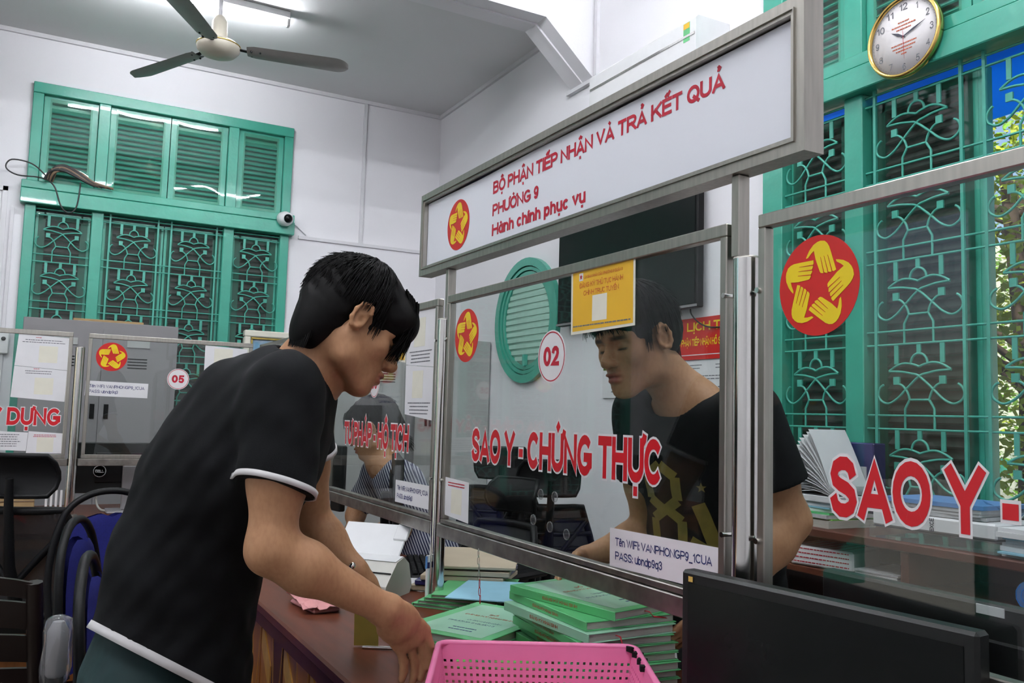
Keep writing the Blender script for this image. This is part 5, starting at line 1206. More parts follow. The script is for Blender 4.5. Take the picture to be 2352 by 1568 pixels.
def surf(sdf, h, pad=.03, lo=None, hi=None):
    B = 10; lo = np.array(lo, float)-pad; hi = np.array(hi, float)+pad
    nb = np.ceil((hi-lo)/(h*B)).astype(int); N = nb*B; F = np.ones(N, np.float32)
    g = np.stack(np.meshgrid(*[np.arange(n) for n in nb], indexing='ij'), -1).reshape(-1, 3)
    cen = lo+(g+.5)*B*h-.5*h; hd = B*h*.87
    pv = np.stack([f(cen) for f, k, m in sdf.ops], 1); km = np.array([k for f, k, m in sdf.ops])
    dc = sdf.val(cen); act = np.abs(dc) < hd*1.6+.03
    loc = np.stack(np.meshgrid(*[np.arange(B)]*3, indexing='ij'), -1).reshape(-1, 3)
    for bi in range(len(g)):
        sl = tuple(slice(g[bi][k]*B, g[bi][k]*B+B) for k in range(3))
        if not act[bi]:
            if dc[bi] < 0: F[sl] = -1
            continue
        idx = np.nonzero(pv[bi] < hd*2.2+km+.012)[0]
        F[sl] = sdf.val(lo+(g[bi]*B+loc)*h, idx).reshape(B, B, B)
    S = F < 0
    c8 = [(i, j, k) for i in (0, 1) for j in (0, 1) for k in (0, 1)]
    cnt = sum(S[i:N[0]-1+i, j:N[1]-1+j, k:N[2]-1+k].astype(np.int8) for i, j, k in c8)
    cells = np.argwhere((cnt > 0) & (cnt < 8)); ids = -np.ones(N-1, np.int64); ids[tuple(cells.T)] = np.arange(len(cells))
    vals = np.stack([F[cells[:, 0]+i, cells[:, 1]+j, cells[:, 2]+k] for i, j, k in c8], 1)
    acc = np.zeros((len(cells), 3)); n = np.zeros(len(cells))
    for a in range(8):
        for b in range(a+1, 8):
            if sum(abs(x-y) for x, y in zip(c8[a], c8[b])) != 1: continue
            m = (vals[:, a] < 0) != (vals[:, b] < 0); va, vb = vals[m, a], vals[m, b]; t = (va/(va-vb))[:, None]
            acc[m] += np.array(c8[a])+t*(np.array(c8[b])-np.array(c8[a])); n[m] += 1
    co = lo+(cells+acc/n[:, None])*h
    quads = []
    for ax in range(3):
        o1, o2 = [(1, 2), (2, 0), (0, 1)][ax]
        sl0 = [slice(None)]*3; sl1 = [slice(None)]*3; sl0[ax] = slice(0, -1); sl1[ax] = slice(1, None)
        e = np.argwhere(S[tuple(sl0)] != S[tuple(sl1)]); e = e[(e[:, o1] > 0) & (e[:, o2] > 0) & (e[:, o1] < N[o1]-1) & (e[:, o2] < N[o2]-1)]
        def cid(d1, d2): q = e.copy(); q[:, o1] -= d1; q[:, o2] -= d2; return ids[tuple(q.T)]
        q = np.stack([cid(1, 1), cid(0, 1), cid(0, 0), cid(1, 0)], 1); ins = S[tuple(e.T)]; q[~ins] = q[~ins][:, ::-1]
        quads.append(q[(q >= 0).all(1)])
    return co, np.concatenate(quads)
def skin_obj(name, co, quads, m, parent, tint=None):
    c = (co.min(0)+co.max(0))/2; me = bpy.data.meshes.new(name)
    me.vertices.add(len(co)); me.vertices.foreach_set('co', (co-c).astype(np.float32).ravel())
    me.loops.add(len(quads)*4); me.loops.foreach_set('vertex_index', quads.astype(np.int32).ravel())
    me.polygons.add(len(quads)); me.polygons.foreach_set('loop_start', np.arange(0, len(quads)*4, 4, dtype=np.int32)); me.polygons.foreach_set('loop_total', np.full(len(quads), 4, np.int32))
    me.polygons.foreach_set('use_smooth', np.ones(len(quads), bool)); me.update(); me.validate()
    if tint is not None:
        at = me.color_attributes.new('tint', 'FLOAT_COLOR', 'POINT'); at.data.foreach_set('color', np.concatenate([tint, np.ones((len(tint), 1))], 1).astype(np.float32).ravel())
    me.materials.append(M(m)); o = bpy.data.objects.new(name, me); COL.objects.link(o); o.parent = parent; o.location = Vector(c)-(parent.location if parent else Vector()); return o
def skin_mat(name, col):
    m = mat(name, col, .52, var=0, spec=.35); n, l = m.node_tree.nodes, m.node_tree.links
    a = n.new('ShaderNodeAttribute'); a.attribute_name = 'tint'; nz = n.new('ShaderNodeTexNoise'); nz.inputs['Scale'].default_value = 60; nz.inputs['Detail'].default_value = 4
    mx = n.new('ShaderNodeMix'); mx.data_type = 'RGBA'; mx.blend_type = 'MULTIPLY'; mx.inputs[0].default_value = .28; l.new(a.outputs['Color'], mx.inputs[6])
    rp = n.new('ShaderNodeValToRGB'); rp.color_ramp.elements[0].color = (.62, .45, .40, 1); rp.color_ramp.elements[0].position = .3; rp.color_ramp.elements[1].color = (1, 1, 1, 1); rp.color_ramp.elements[1].position = .6
    l.new(nz.outputs['Fac'], rp.inputs[0]); l.new(rp.outputs[0], mx.inputs[7]); l.new(mx.outputs[2], n['Principled BSDF'].inputs['Base Color'])
    bz = n.new('ShaderNodeTexNoise'); bz.inputs['Scale'].default_value = 350; b = n.new('ShaderNodeBump'); b.inputs['Strength'].default_value = .06; l.new(bz.outputs['Fac'], b.inputs['Height']); l.new(b.outputs[0], n['Principled BSDF'].inputs['Normal'])
    return m
skin_mat('skin', (.46, .240, .125))
mat('hair', (.0042, .0038, .0038), .6, var=.2, vscale=80, spec=.09)
mat('shirt_black', (.0048, .0052, .0060), .85, var=.15, vscale=40, bump=.05, bscale=500, spec=.15)
mat('shorts_teal', (.002, .022, .023), .75, var=.15, vscale=30, bump=.2, bscale=30)
mat('piping_white', (.62, .60, .60), .8, var=.05)
mat('gold_print', (.20, .145, .022), .5, var=.2, vscale=30)
mat('trousers_dark', (.012, .012, .015), .8, var=.1)
mat('shoe', (.02, .02, .02), .5, var=.1)
def head_frame(o, yaw, pitch, roll=0.0, sc=1.0):
    a, p, r = math.radians(yaw), math.radians(pitch), math.radians(roll)
    f = V(math.cos(a)*math.cos(p), math.sin(a)*math.cos(p), -math.sin(p)); l = V(-math.sin(a), math.cos(a), 0); u = np.cross(f, l)
    l, u = l*math.cos(r)+u*math.sin(r), u*math.cos(r)-l*math.sin(r)
    return (np.array(o, float), np.stack([f, l, u], 1), sc)
def add_head(s, H):
    o, R, sc = H; W = lambda x, y, z: o+R @ (V(x, y, z)*sc)
    E = lambda c, r, k=.02: s.u(ell(W(*c), R, np.array(r)*sc), k*sc)
    C = lambda a, b, ra, rb, k=.02: s.u(rc(W(*a), W(*b), ra*sc, rb*sc), k*sc)
    E((-.014, 0, .046), (.098, .077, .086)); E((.036, 0, .038), (.056, .062, .060), .03); E((.040, 0, -.028), (.052, .057, .072), .03)
    for y in (-1, 1):
        E((.056, y*.043, -.020), (.026, .020, .022), .025)
        C((.002, y*.054, -.042), (.012, y*.050, -.072), .021, .019, .03); C((.012, y*.050, -.072), (.066, y*.020, -.100), .019, .016, .03)
        C((.086, y*.014, .026), (.074, y*.046, .022), .010, .009, .018)
    E((.078, 0, -.100), (.022, .024, .019), .02); E((.072, 0, -.064), (.028, .032, .030), .02)
    C((.086, 0, .016), (.113, 0, -.027), .0085, .0125, .014); E((.111, 0, -.030), (.0125, .0135, .0115), .008)
    for y in (-1, 1):
        E((.103, y*.0145, -.0335), (.0125, .0075, .0085), .006)
        s.sub(ell(W(.101, y*.032, .003), R, V(.020, .019, .014)*sc), .018*sc)
        E((.0745, y*.0315, .0005), (.0140, .0150, .0125), .004)
        s.sub(ell(W(.0915, y*.032, -.0045), R, V(.004, .014, .0013)*sc), .003*sc)
        s.sub(ell(W(.109, y*.007, -.0435), R, V(.006, .0035, .004)*sc), .004*sc)
    E((.0985, 0, -.0585), (.0125, .0235, .0068), .005); E((.0960, 0, -.0735), (.0135, .0200, .0085), .005)
    s.sub(ell(W(.111, 0, -.0655), R, V(.009, .023, .0018)*sc), .003*sc)
    for y in (-1, 1):   # ears
        E((-.004, y*.080, .002), (.017, .0085, .029), .010)
        pts = [(.012+.0*q, y*.083, -.006) for q in (0,)]
        ring = [(-.004+.0165*math.cos(a)+.004*math.sin(a), y*(.087+.006*max(0, -math.cos(a))), .004+.029*math.sin(a)) for a in [math.radians(v) for v in (-70, -110, -150, 170, 130, 90, 55, 25)]]
        for p, q in zip(ring, ring[1:]): C(p, q, .0042, .0042, .005)
        s.sub(ell(W(.002, y*.094, -.003), R, V(.0095, .013, .0125)*sc), .004*sc)
        s.sub(ell(W(-.006, y*.094, .015), R, V(.0085, .010, .0095)*sc), .004*sc)
    return s
def head_tint(co, H, col):
    o, R, sc = H; q = ((co-o) @ R)/sc; t = np.tile(np.array(col), (len(co), 1)); x, y, z = q.T
    def blend(w, c): w = np.clip(w, 0, 1)[:, None]; t[:] = t*(1-w)+np.array(c)*w
    near = np.linalg.norm(q, axis=1) < .2
    lip = np.exp(-((y/.021)**2)**2-(((z+.067)/.0130)**2)**2)*(x > .088)*near; blend(lip*.9, (.34, .085, .075))
    ay = np.abs(y); brow = np.exp(-(((ay-.032)/.021)**2)**2-(((z-.0225-.06*(.032-np.abs(ay-.032))*.3)/.0056)**2)**2)*(x > .06)*near; blend(brow*.92, (.02, .014, .012))
    lash = np.exp(-(((ay-.032)/.0145)**2)**4-(((z+.0046)/.0030)**2)**2)*(x > .07)*near; blend(lash*.9, (.015, .01, .01))
    return t
def hair_strands(mb, roots, tips, rnd, w=.0028, seg=5, out=None):
    for a, b in zip(roots, tips):
        mid = (a+b)/2+(out(a) if out else 0); pts = [(1-t)**2*a+2*t*(1-t)*mid+t*t*b for t in [i/seg for i in range(seg+1)]]
        mb.tube([Vector(p) for p in pts], [w*(1-.85*(i/seg)) for i in range(seg+1)], 3, cap=False)
def finger(s, pts, r0, r1, k=.004):
    n = len(pts)-1
    for i in range(n): s.u(rc(pts[i], pts[i+1], r0+(r1-r0)*i/n, r0+(r1-r0)*(i+1)/n), k)
def add_hand(s, wr, kn, fdir, lat, thumb, curl=.6, spread=1.0, sc=1.0):
    """wr wrist, kn middle of the knuckle row, fdir where fingers point, lat towards the index side, thumb tip"""
    wr, kn, fdir, lat = [np.array(v, float) for v in (wr, kn, fdir, lat)]
    d = kn-wr; d /= np.linalg.norm(d); lat = lat-d*(lat @ d); lat /= np.linalg.norm(lat); fdir = fdir/np.linalg.norm(fdir)
    nrm = np.cross(d, lat)
    s.u(rc(wr, wr+(kn-wr)*.5, .023*sc, .024*sc, lat, 1.35), .02); s.u(rc(wr+(kn-wr)*.35, kn, .0155*sc, .0135*sc, lat, 2.55), .015)
    L = (.078, .084, .078, .062)
    for i, y in enumerate((.031, .0105, -.0105, -.030)):
        b = kn+lat*y*sc*spread+d*(.004 if i in (1, 2) else -.003); l = L[i]*sc
        p1 = b+(d*(1-curl*.6)+fdir*curl*.6)*l*.45; p1 = b+(p1-b)/np.linalg.norm(p1-b)*l*.45
        e = d*(1-curl)+fdir*curl*1.2; p2 = p1+e/np.linalg.norm(e)*l*.32
        g = fdir+(fdir-d)*.3*curl; p3 = p2+g/np.linalg.norm(g)*l*.25
        finger(s, [b-d*.02, b, p1, p2, p3], .0098*sc, .0072*sc)
    th0 = wr+d*.022+lat*.022*sc; thumb = np.array(thumb, float); m = th0+(thumb-th0)*.5+lat*.012
    finger(s, [th0, m, thumb], .0135*sc, .0085*sc, .010)
def bbox(pts, pad): q = np.array(pts); return q.min(0)-pad, q.max(0)+pad
def hem_loop(f, c, n, r0=.02, r1=.4, k=48):
    n = np.array(n, float)/np.linalg.norm(n); a = np.cross(n, V(0, 0, 1) if abs(n[2]) < .9 else V(1, 0, 0)); a /= np.linalg.norm(a); b = np.cross(n, a); out = []
    for i in range(k):
        d = a*math.cos(2*math.pi*i/k)+b*math.sin(2*math.pi*i/k); rr = np.linspace(r0, r1, 160); v = f(np.array(c)+np.outer(rr, d)); j = np.argmax(v > 0); out.append(np.array(c)+d*rr[j])
    return out
def band(mb, loop, n, w, lift=.003):
    n = np.array(n, float)/np.linalg.norm(n); c = np.mean(loop, 0); g = []
    for t, e in ((-w/2, .0), (-w/2, lift), (w/2, lift), (w/2, 0)):
        g.append([Vector(p+n*t+(p-c)/np.linalg.norm(p-c)*e) for p in loop+[loop[0]]])
    mb.sheet(g); return mb
# --- J: joint positions (metres)
J = {k: np.array(v) for k, v in {
'a_neck': (0.476, 1.744, 1.401), 'a_shr': (0.401, 1.608, 1.340), 'a_shl': (0.500, 1.915, 1.380), 'a_chest': (0.395, 1.801, 1.266), 'a_waist': (0.292, 1.916, 1.010), 'a_pel': (0.240, 1.976, 0.808),
'a_elb': (0.379, 1.566, 1.073), 'a_wr': (0.602, 1.571, 0.950), 'a_kn': (0.670, 1.598, 0.881), 'a_slv': (0.393, 1.570, 1.192),
'a_lelb': (0.584, 2.017, 1.049), 'a_lwr': (0.662, 1.938, 0.960), 'a_lkn': (0.722, 1.960, 0.900),
'b_neck': (1.439, 1.693, 1.360), 'b_chest': (1.468, 1.724, 1.228), 'b_waist': (1.566, 1.750, 1.003), 'b_pel': (1.640, 1.772, 0.824),
'b_shl': (1.480, 1.520, 1.330), 'b_shr': (1.415, 1.880, 1.325), 'b_lelb': (1.566, 1.490, 1.095), 'b_lwr': (1.390, 1.500, 0.912), 'b_lkn': (1.318, 1.525, 0.870),
'b_relb': (1.495, 1.934, 1.006), 'b_rwr': (1.310, 1.975, 0.945), 'b_rkn': (1.225, 1.935, 0.918),
'c_head': (1.284, 3.593, 1.247), 'c_neck': (1.320, 3.563, 1.110), 'c_shl': (1.335, 3.410, 1.050), 'c_shr': (1.350, 3.730, 1.045), 'c_chest': (1.400, 3.540, 0.980), 'c_waist': (1.500, 3.484, 0.761),
'c_lelb': (1.350, 3.400, 0.840), 'c_lwr': (1.240, 3.575, 0.806), 'c_relb': (1.320, 3.870, 0.870), 'c_rwr': (1.250, 3.730, 0.806)}.items()}
SK = (.46, .240, .125)
def unit(v): return v/np.linalg.norm(v)
# ============================== the bending man in the foreground
H1 = head_frame((.549, 1.691, 1.490), -9, 29, -9, .97); o1, R1, _ = H1
man = thing('person', 'person in a black T-shirt with white piping bending over the counter', 'person', (.24, 1.97, 0))
s = SDF(); add_head(s, H1); j = J
w1 = lambda x, y, z: o1+R1 @ (V(x, y, z)*.97)
s.u(rc(w1(-.028, 0, -.035), j['a_neck']+V(.0, 0, .0), .058, .060), .03); s.u(rc(j['a_neck'], j['a_chest'], .06, .08), .04)
s.u(rc(j['a_neck']-V(.0, 0, .03), j['a_shr'], .05, .045), .04); s.u(rc(j['a_neck']-V(0, 0, .03), j['a_shl'], .05, .045), .04)
for a, b, c in (('a_shr', 'a_elb', 'a_wr'), ('a_shl', 'a_lelb', 'a_lwr')):
    A, B_, C_ = j[a], j[b], j[c]; m1 = A+(B_-A)*.55
    s.u(rc(A, m1, .050, .0485), .03); s.u(rc(m1, B_, .0485, .040), .03); m2 = B_+(C_-B_)*.28
    s.u(rc(B_, m2, .040, .0435), .03); s.u(rc(m2, C_, .043, .0265), .03)
add_hand(s, j['a_wr'], j['a_kn'], V(-.05, .10, -1), V(.75, -.25, .55), j['a_kn']+V(.035, .035, -.035), .75)
add_hand(s, j['a_lwr'], j['a_lkn'], V(.1, .25, -1), V(-.3, .9, .2), j['a_lkn']+V(-.01, .05, -.05), .7)
lo, hi = bbox([o1, j['a_kn'], j['a_lkn'], j['a_elb'], j['a_shl'], j['a_lelb'], j['a_chest']], .0)
co, q = surf(s, .0032, .16, lo, hi); skin_obj('body', co, q, 'skin', man, head_tint(co, H1, SK))
# T-shirt
tor = SDF(); lat = V(.10, .99, .03); hn = unit(V(-.16, -.02, -.98)); hc = j['a_pel']+V(.02, -.02, .015)
tor.u(rc(j['a_chest']+V(.03, 0, .04), j['a_chest']+V(-.02, .01, -.06), .105, .132, lat, 1.30), .05); tor.u(rc(j['a_chest'], j['a_waist'], .135, .142, lat, 1.28), .06)
tor.u(rc(j['a_waist'], j['a_pel']+V(.02, 0, -.16), .142, .185, lat, 1.12), .06); tor.u(rc(V(.375, 1.82, 1.315), V(.325, 1.88, 1.18), .110, .140, lat, 1.25), .05); tor.u(rc(j['a_shr']+V(0, .02, .0), j['a_shl']-V(0, .02, 0), .068, .068), .06); tor.u(rc(j['a_neck']-V(.035, 0, .035), j['a_chest'], .078, .11), .05)
base = tor.val
fold = lambda P: .0020*np.sin(P[:, 2]*31+P[:, 0]*52+4*np.sin(P[:, 1]*13+P[:, 2]*9))+.0018*np.sin(P[:, 0]*57-P[:, 2]*21+P[:, 1]*33+2*np.sin(P[:, 2]*19))+.0010*np.sin((P[:, 2]-P[:, 0])*95+P[:, 1]*60)
# hem plane: lower at the front
hem_c = V(.262, 1.896, .801); hem_n = unit(V(.52, .152, .838))
def torso(P): return np.maximum(base(P)+fold(P), -((P-hem_c) @ hem_n))
sh = SDF(); sh.u(torso, .01)
dr = unit(j['a_elb']-j['a_shr']); end = j['a_shr']+dr*.165; sleeve_r = rc(j['a_shr']-dr*.02, end+dr*.03, .070, .0705, cut=(end, unit(dr+V(-.25, -.05, 0)))); sh.u(lambda P: sleeve_r(P)+fold(P)*.5, .035)
dl = unit(j['a_lelb']-j['a_shl']); endl = j['a_shl']+dl*.17; sh.u(rc(j['a_shl']-dl*.02, endl+dl*.03, .068, .070, cut=(endl, dl)), .035)
nk = unit(w1(-.028, 0, -.035)-j['a_neck']); nc = j['a_neck']+nk*.028; sh.sub(rc(nc-nk*.004, nc+nk*.2, .074, .085), .008)
lo, hi = bbox([j['a_shr'], j['a_shl'], j['a_neck'], hem_c-V(.2, 0, .09), hem_c+V(.2, 0, -.09), end, endl], .12)
co, q = surf(sh, .0055, .05, lo, hi); shirt = skin_obj('t_shirt', co, q, 'shirt_black', man); so = man.location+shirt.location
def sub_part(mb, nm, m, par, off):
    o = mb.build(nm, m); o.location = Vector(o.location)-off; o.parent = par; return o
lp = hem_loop(torso, hem_c+hem_n*.004, hem_n); sub_part(band(MB(), [p for p in lp], hem_n, .0165), 'hem_piping', 'piping_white', shirt, so)
cn = unit(dr+V(-.25, -.05, 0)); lp = hem_loop(lambda P: sh.val(P), end-cn*.006, cn, .02, .088); sub_part(band(MB(), lp, cn, .011), 'cuff_piping', 'piping_white', shirt, so)
lp = hem_loop(lambda P: rc(j['a_shl']-dl*.02, endl+dl*.03, .068, .070)(P), endl-dl*.003, dl); sub_part(band(MB(), lp, dl, .011), 'cuff_piping', 'piping_white', shirt, so)
# shorts and legs
pz = j['a_pel']; sp = SDF(); hipr, hipl = pz+V(-.01, -.085, -.05), pz+V(.02, .085, -.05)
sp.u(rc(pz+V(.02, -.01, .06), pz+V(0, 0, -.05), .118, .135, lat, 1.22), .04)
for hp, kx in ((hipr, V(-.04, -.12, -.42)), (hipl, V(.05, .10, -.42))): sp.u(rc(hp, hp+kx*.85, .105, .098), .03)
lo, hi = bbox([pz, hipr+V(-.04, -.12, -.42), hipl+V(.05, .1, -.42)], .14); co, q = surf(sp, .008, .03, lo, hi); skin_obj('shorts', co, q, 'shorts_teal', man)
lg = SDF()
for hp, kx in ((hipr, V(-.04, -.10, -.40)), (hipl, V(.05, .08, -.40))):
    kn_ = hp+kx; an = V(kn_[0]-.05, kn_[1], .085); lg.u(rc(hp+kx*.5, kn_, .07, .052), .03); lg.u(rc(kn_, kn_+(an-kn_)*.35, .052, .055), .03); lg.u(rc(kn_+(an-kn_)*.35, an, .055, .034), .03); lg.u(rc(an, an+V(.02, 0, -.02), .034, .036), .02)
lo, hi = bbox([pz, V(.0, 1.70, .06), V(.4, 2.2, .1)], .08); co, q = surf(lg, .009, .03, lo, hi); skin_obj('legs', co, q, 'skin', man, np.tile(np.array(SK), (len(co), 1)))
for hp, kx in ((hipr, V(-.04, -.10, -.40)), (hipl, V(.05, .08, -.40))):
    fx = SDF(); ax2 = hp+kx; a0 = V(ax2[0]-.06, ax2[1], .045); fx.u(rc(a0, a0+V(.17, 0, -.01), .042, .036), .02); fx.u(rc(a0, a0+V(0, 0, .03), .042, .04), .02); lo, hi = bbox([a0, a0+V(.17, 0, 0)], .05); co, q = surf(fx, .006, .02, lo, hi); co[:, 2] = np.maximum(co[:, 2], .002); skin_obj('shoe', co, q, 'shoe', man)
# hair: a close cap plus combed strands
def hair(H, parent, spec, seed, cap_fn, nstr, name='hair', h=.0035):
    o, R, sc = H; co, q = surf(cap_fn, h, .03, o-.16, o+.16); rnd = random.Random(seed)
    mb = MB(); mb.v = [tuple(p) for p in co]; mb.f = [tuple(int(x) for x in r) for r in q]; mb.sm = [True]*len(q)
    spec(mb, lambda x, y, z: o+R @ (V(x, y, z)*sc), rnd, nstr)
    return mb.build(name, 'hair', parent)
def short_hair(H, fringe=True, nape=0.0, low=0.0):
    o, R, sc = H; W = lambda x, y, z: o+R @ (V(x, y, z)*sc); s = SDF()
    wob = lambda P: .0018*np.sin(P[:, 0]*230+P[:, 2]*90)+.0018*np.sin(P[:, 1]*250-P[:, 2]*140)
    e0 = ell(W(-.018, 0, .052), R, V(.113, .092, .099)*sc); s.u(lambda P: e0(P)+wob(P), .01)
    s.u(ell(W(-.062, 0, .008-nape*.5), R, V(.056, .078, .066+nape*.6)*sc), .03)
    if fringe: s.u(ell(W(.064+low*.35, 0, .070-low*.5), R, V(.050+low*.1, .070, .040+low*.4)*sc), .03)
    # carve the face and ears free
    s.sub(ell(W(.120, 0, -.030-low), R, V(.085-low*.3, .12, .078)*sc), .012); s.sub(ell(W(.045, 0, -.075), R, V(.085, .12, .062)*sc), .012); s.sub(ell(W(-.03, 0, -.115-nape*.9), R, V(.12, .12, .062)*sc), .012); s.sub(ell(W(.03, 0, -.10), R, V(.075, .12, .075)*sc), .012)
    for y in (-1, 1): s.sub(ell(W(.004, y*.096, -.012), R, V(.034, .036, .052)*sc), .008)
    return s
def hair_spec_long(mb, W, rnd, n): hair_spec_man(mb, W, rnd, n, -.034, .030, .34, .045)
def hair_spec_man(mb, W, rnd, n, f0=.026, f1=.062, share=.24, nape=0.0):
    c = W(-.045, 0, .085)
    for _ in range(n):
        # swirl from the crown outwards, falling forward and to the nape
        a = rnd.uniform(-math.pi, math.pi); e = rnd.uniform(.15, 1.0)
        def pt(e, lift): return W(-.018+(.113+lift)*math.cos(a)*math.sin(e*1.55), (.092+lift)*math.sin(a)*math.sin(e*1.55), .052+(.099+lift)*math.cos(e*1.55))
        if abs(a) < math.pi*share: # fringe
            x0 = .052+.04*rnd.random(); y0 = rnd.uniform(-.055, .055); p = W(x0, y0, .118-.35*(x0-.05)); t_ = W(.098+rnd.uniform(-.012, .022), y0*1.05+rnd.uniform(-.01, .01), rnd.uniform(f0, f1)); m_ = W(.118, y0, .070)
            hair_strands(mb, [p], [t_], rnd, .0026, 6, lambda q, mm=m_, pp=p, tt=t_: (mm-(pp+tt)/2)*.8)
        else:
            e2 = min(1.25, e+rnd.uniform(.25, .5))
            if abs(a) > 2.1: e2 = min(1.42, e2+.12)
            hair_strands(mb, [pt(e, .002)], [pt(e2, rnd.uniform(.004, .010))], rnd, .0026, 4, lambda q: (q-c)*.03)
    for _ in range(n//4):      # nape
        y0 = rnd.uniform(-.062, .062); hair_strands(mb, [W(-.112+abs(y0)*.5, y0, rnd.uniform(-.01, .03)-nape*.4)], [W(-.105+abs(y0)*.45+nape*.3, y0, -.048-nape+rnd.uniform(-.016, .012))], rnd, .0026, 4)
    for y in (-1, 1):          # sideburns
        for _ in range(26): x0 = .030+rnd.uniform(-.008, .014); hair_strands(mb, [W(x0, y*.076, .035)], [W(x0+.004, y*.073, rnd.uniform(-.026, .0))], rnd, .002, 4)
hair(H1, man, hair_spec_long, 11, short_hair(H1, True, .045, .028), 1500)
MB().lathe([(.001, -.0075), (.006, -.005), (.0075, 0), (.006, .005), (.001, .0075)], (.640, 1.892, .978), n=12).build('bracelet_bead', 'bright_steel', man)
# ============================== the standing clerk behind screen 02
lb = V(math.cos(math.radians(188-90)), math.sin(math.radians(188-90)), 0)
H2 = head_frame((1.305, 1.748, 1.511), 190, 14, 5, 1.04); o2, R2, _ = H2; w2 = lambda x, y, z: o2+R2 @ (V(x, y, z)*1.04)
man2 = thing('person', 'person in a black T-shirt with a gold print standing behind glass screen 02', 'person', (1.64, 1.77, 0))
s = SDF(); add_head(s, H2)
s.u(rc(w2(-.028, 0, -.035), j['b_neck'], .058, .064), .03); s.u(rc(j['b_neck'], j['b_chest'], .062, .08), .04)
s.u(rc(j['b_neck']-V(0, 0, .02), j['b_shl'], .052, .045), .05); s.u(rc(j['b_neck']-V(0, 0, .02), j['b_shr'], .052, .045), .05)
for a, b, c in (('b_shl', 'b_lelb', 'b_lwr'), ('b_shr', 'b_relb', 'b_rwr')):
    A, B_, C_ = j[a], j[b], j[c]; m1 = A+(B_-A)*.55
    s.u(rc(A, m1, .050, .050), .03); s.u(rc(m1, B_, .050, .043), .03); m2 = B_+(C_-B_)*.28
    s.u(rc(B_, m2, .044, .047), .03); s.u(rc(m2, C_, .046, .027), .03)
add_hand(s, j['b_lwr'], j['b_lkn'], V(-.5, .6, -.6), V(-.3, -.5, .8), j['b_lkn']+V(-.06, .0, .05), .55)
add_hand(s, j['b_rwr'], j['b_rkn'], V(-.5, -.7, -.5), V(.2, -.3, .9), j['b_rkn']+V(-.02, -.06, .035), .5)
lo, hi = bbox([o2, j['b_lkn'], j['b_rkn'], j['b_lelb'], j['b_relb'], j['b_chest'], j['b_shl'], j['b_shr']], 0); co, q = surf(s, .0034, .16, lo, hi); skin_obj('body', co, q, 'skin', man2, head_tint(co, H2, SK))
hair(H2, man2, hair_spec_man, 12, short_hair(H2), 700)
fwd = unit(V(-.82, -.45, 0)); lat2 = V(fwd[1], -fwd[0], 0)
t2 = SDF(); t2.u(rc(j['b_chest']+V(0, 0, .04), j['b_waist'], .115, .118, lat2, 1.40), .05); t2.u(rc(j['b_waist'], j['b_pel']+V(0, 0, -.06), .118, .130, lat2, 1.35), .05); t2.u(rc(j['b_shl']+V(0, .02, .0), j['b_shr']-V(0, .02, 0), .066, .066), .06); t2.u(rc(j['b_neck']-V(0, 0, .055), j['b_chest'], .075, .10), .05)
tb2 = t2.val
def torso2(P): return np.maximum(tb2(P)+fold(P)*.8, -(P[:, 2]-.78))
sh = SDF(); sh.u(torso2, .01); sl = []
for a, b in (('b_shl', 'b_lelb'), ('b_shr', 'b_relb')):
    d = unit(j[b]-j[a]); e = j[a]+d*.165; sh.u(rc(j[a]-d*.02, e+d*.03, .068, .074, cut=(e, d)), .035)
nk = unit(w2(-.028, 0, -.035)-j['b_neck']); nc = j['b_neck']+nk*.012+V(-.01, 0, 0); sh.sub(rc(nc-nk*.006, nc+nk*.2, .076, .088), .008)
lo, hi = bbox([j['b_shl'], j['b_shr'], j['b_neck'], j['b_pel']], .16); co, q = surf(sh, .0055, .04, lo, hi); shirt2 = skin_obj('t_shirt', co, q, 'shirt_black', man2); so2 = man2.location+shirt2.location
# gold number print, laid on the chest by projecting flat shapes onto the shirt
def project(poly2, org, U, Vv, D, f, sub_n=5, lift=.0035):
    out = []
    for a, b in poly2:
        p = org+U*a+Vv*b; ts = np.linspace(0, .4, 300); v = f(p+np.outer(ts, D)); k = int(np.argmax(v < 0)); out.append(Vector(p+D*ts[max(0, k)]-D*lift))
    return out
D2 = unit(V(.80, .55, 0)); U2 = V(D2[1], -D2[0], 0); V2 = V(0, 0, 1.0); org = j['b_chest']-D2*.30+V(0, 0, -.02)
full = lambda P: sh.val(P)
mb = MB()
def stroke(a, b, w_):
    a, b = np.array(a), np.array(b); d = unit(b-a); nrm_ = V(-d[1], d[0]); n_ = 8; rows = []
    for i in range(n_+1):
        c = a+(b-a)*i/n_; rows.append(project([tuple(c+nrm_*w_*q) for q in (-.5, 0, .5)], org, U2, V2, D2, full))
    mb.sheet(rows)
hexa = lambda cx, cy, r, ry: [(cx+r*math.cos(math.radians(60*k+30)), cy+ry*math.sin(math.radians(60*k+30))) for k in range(6)]
for cx, cy in ((-.055, -.055), (-.050, -.165)):
    hx = hexa(cx, cy, .046, .058)
    for a, b in zip(hx, hx[1:]+hx[:1]): stroke(a, b, .026)
stroke((.035, -.09), (.085, -.225), .036); stroke((.010, -.185), (.088, -.225), .034)
st5 = [(.048+.013*math.cos(math.pi/2+k*math.pi/5)*(1 if k % 2 == 0 else .42), -.048+.013*math.sin(math.pi/2+k*math.pi/5)*(1 if k % 2 == 0 else .42)) for k in range(10)]
pp = project(st5+[(.048, -.048)], org, U2, V2, D2, full); mb.add(pp, [(k, (k+1) % 10, 10) for k in range(10)])
sub_part(mb, 'gold_print', 'gold_print', shirt2, so2)
lg = SDF(); pz = j['b_pel']; lg.u(rc(pz, pz+V(.02, 0, -.10), .110, .118, lat2, 1.3), .04)
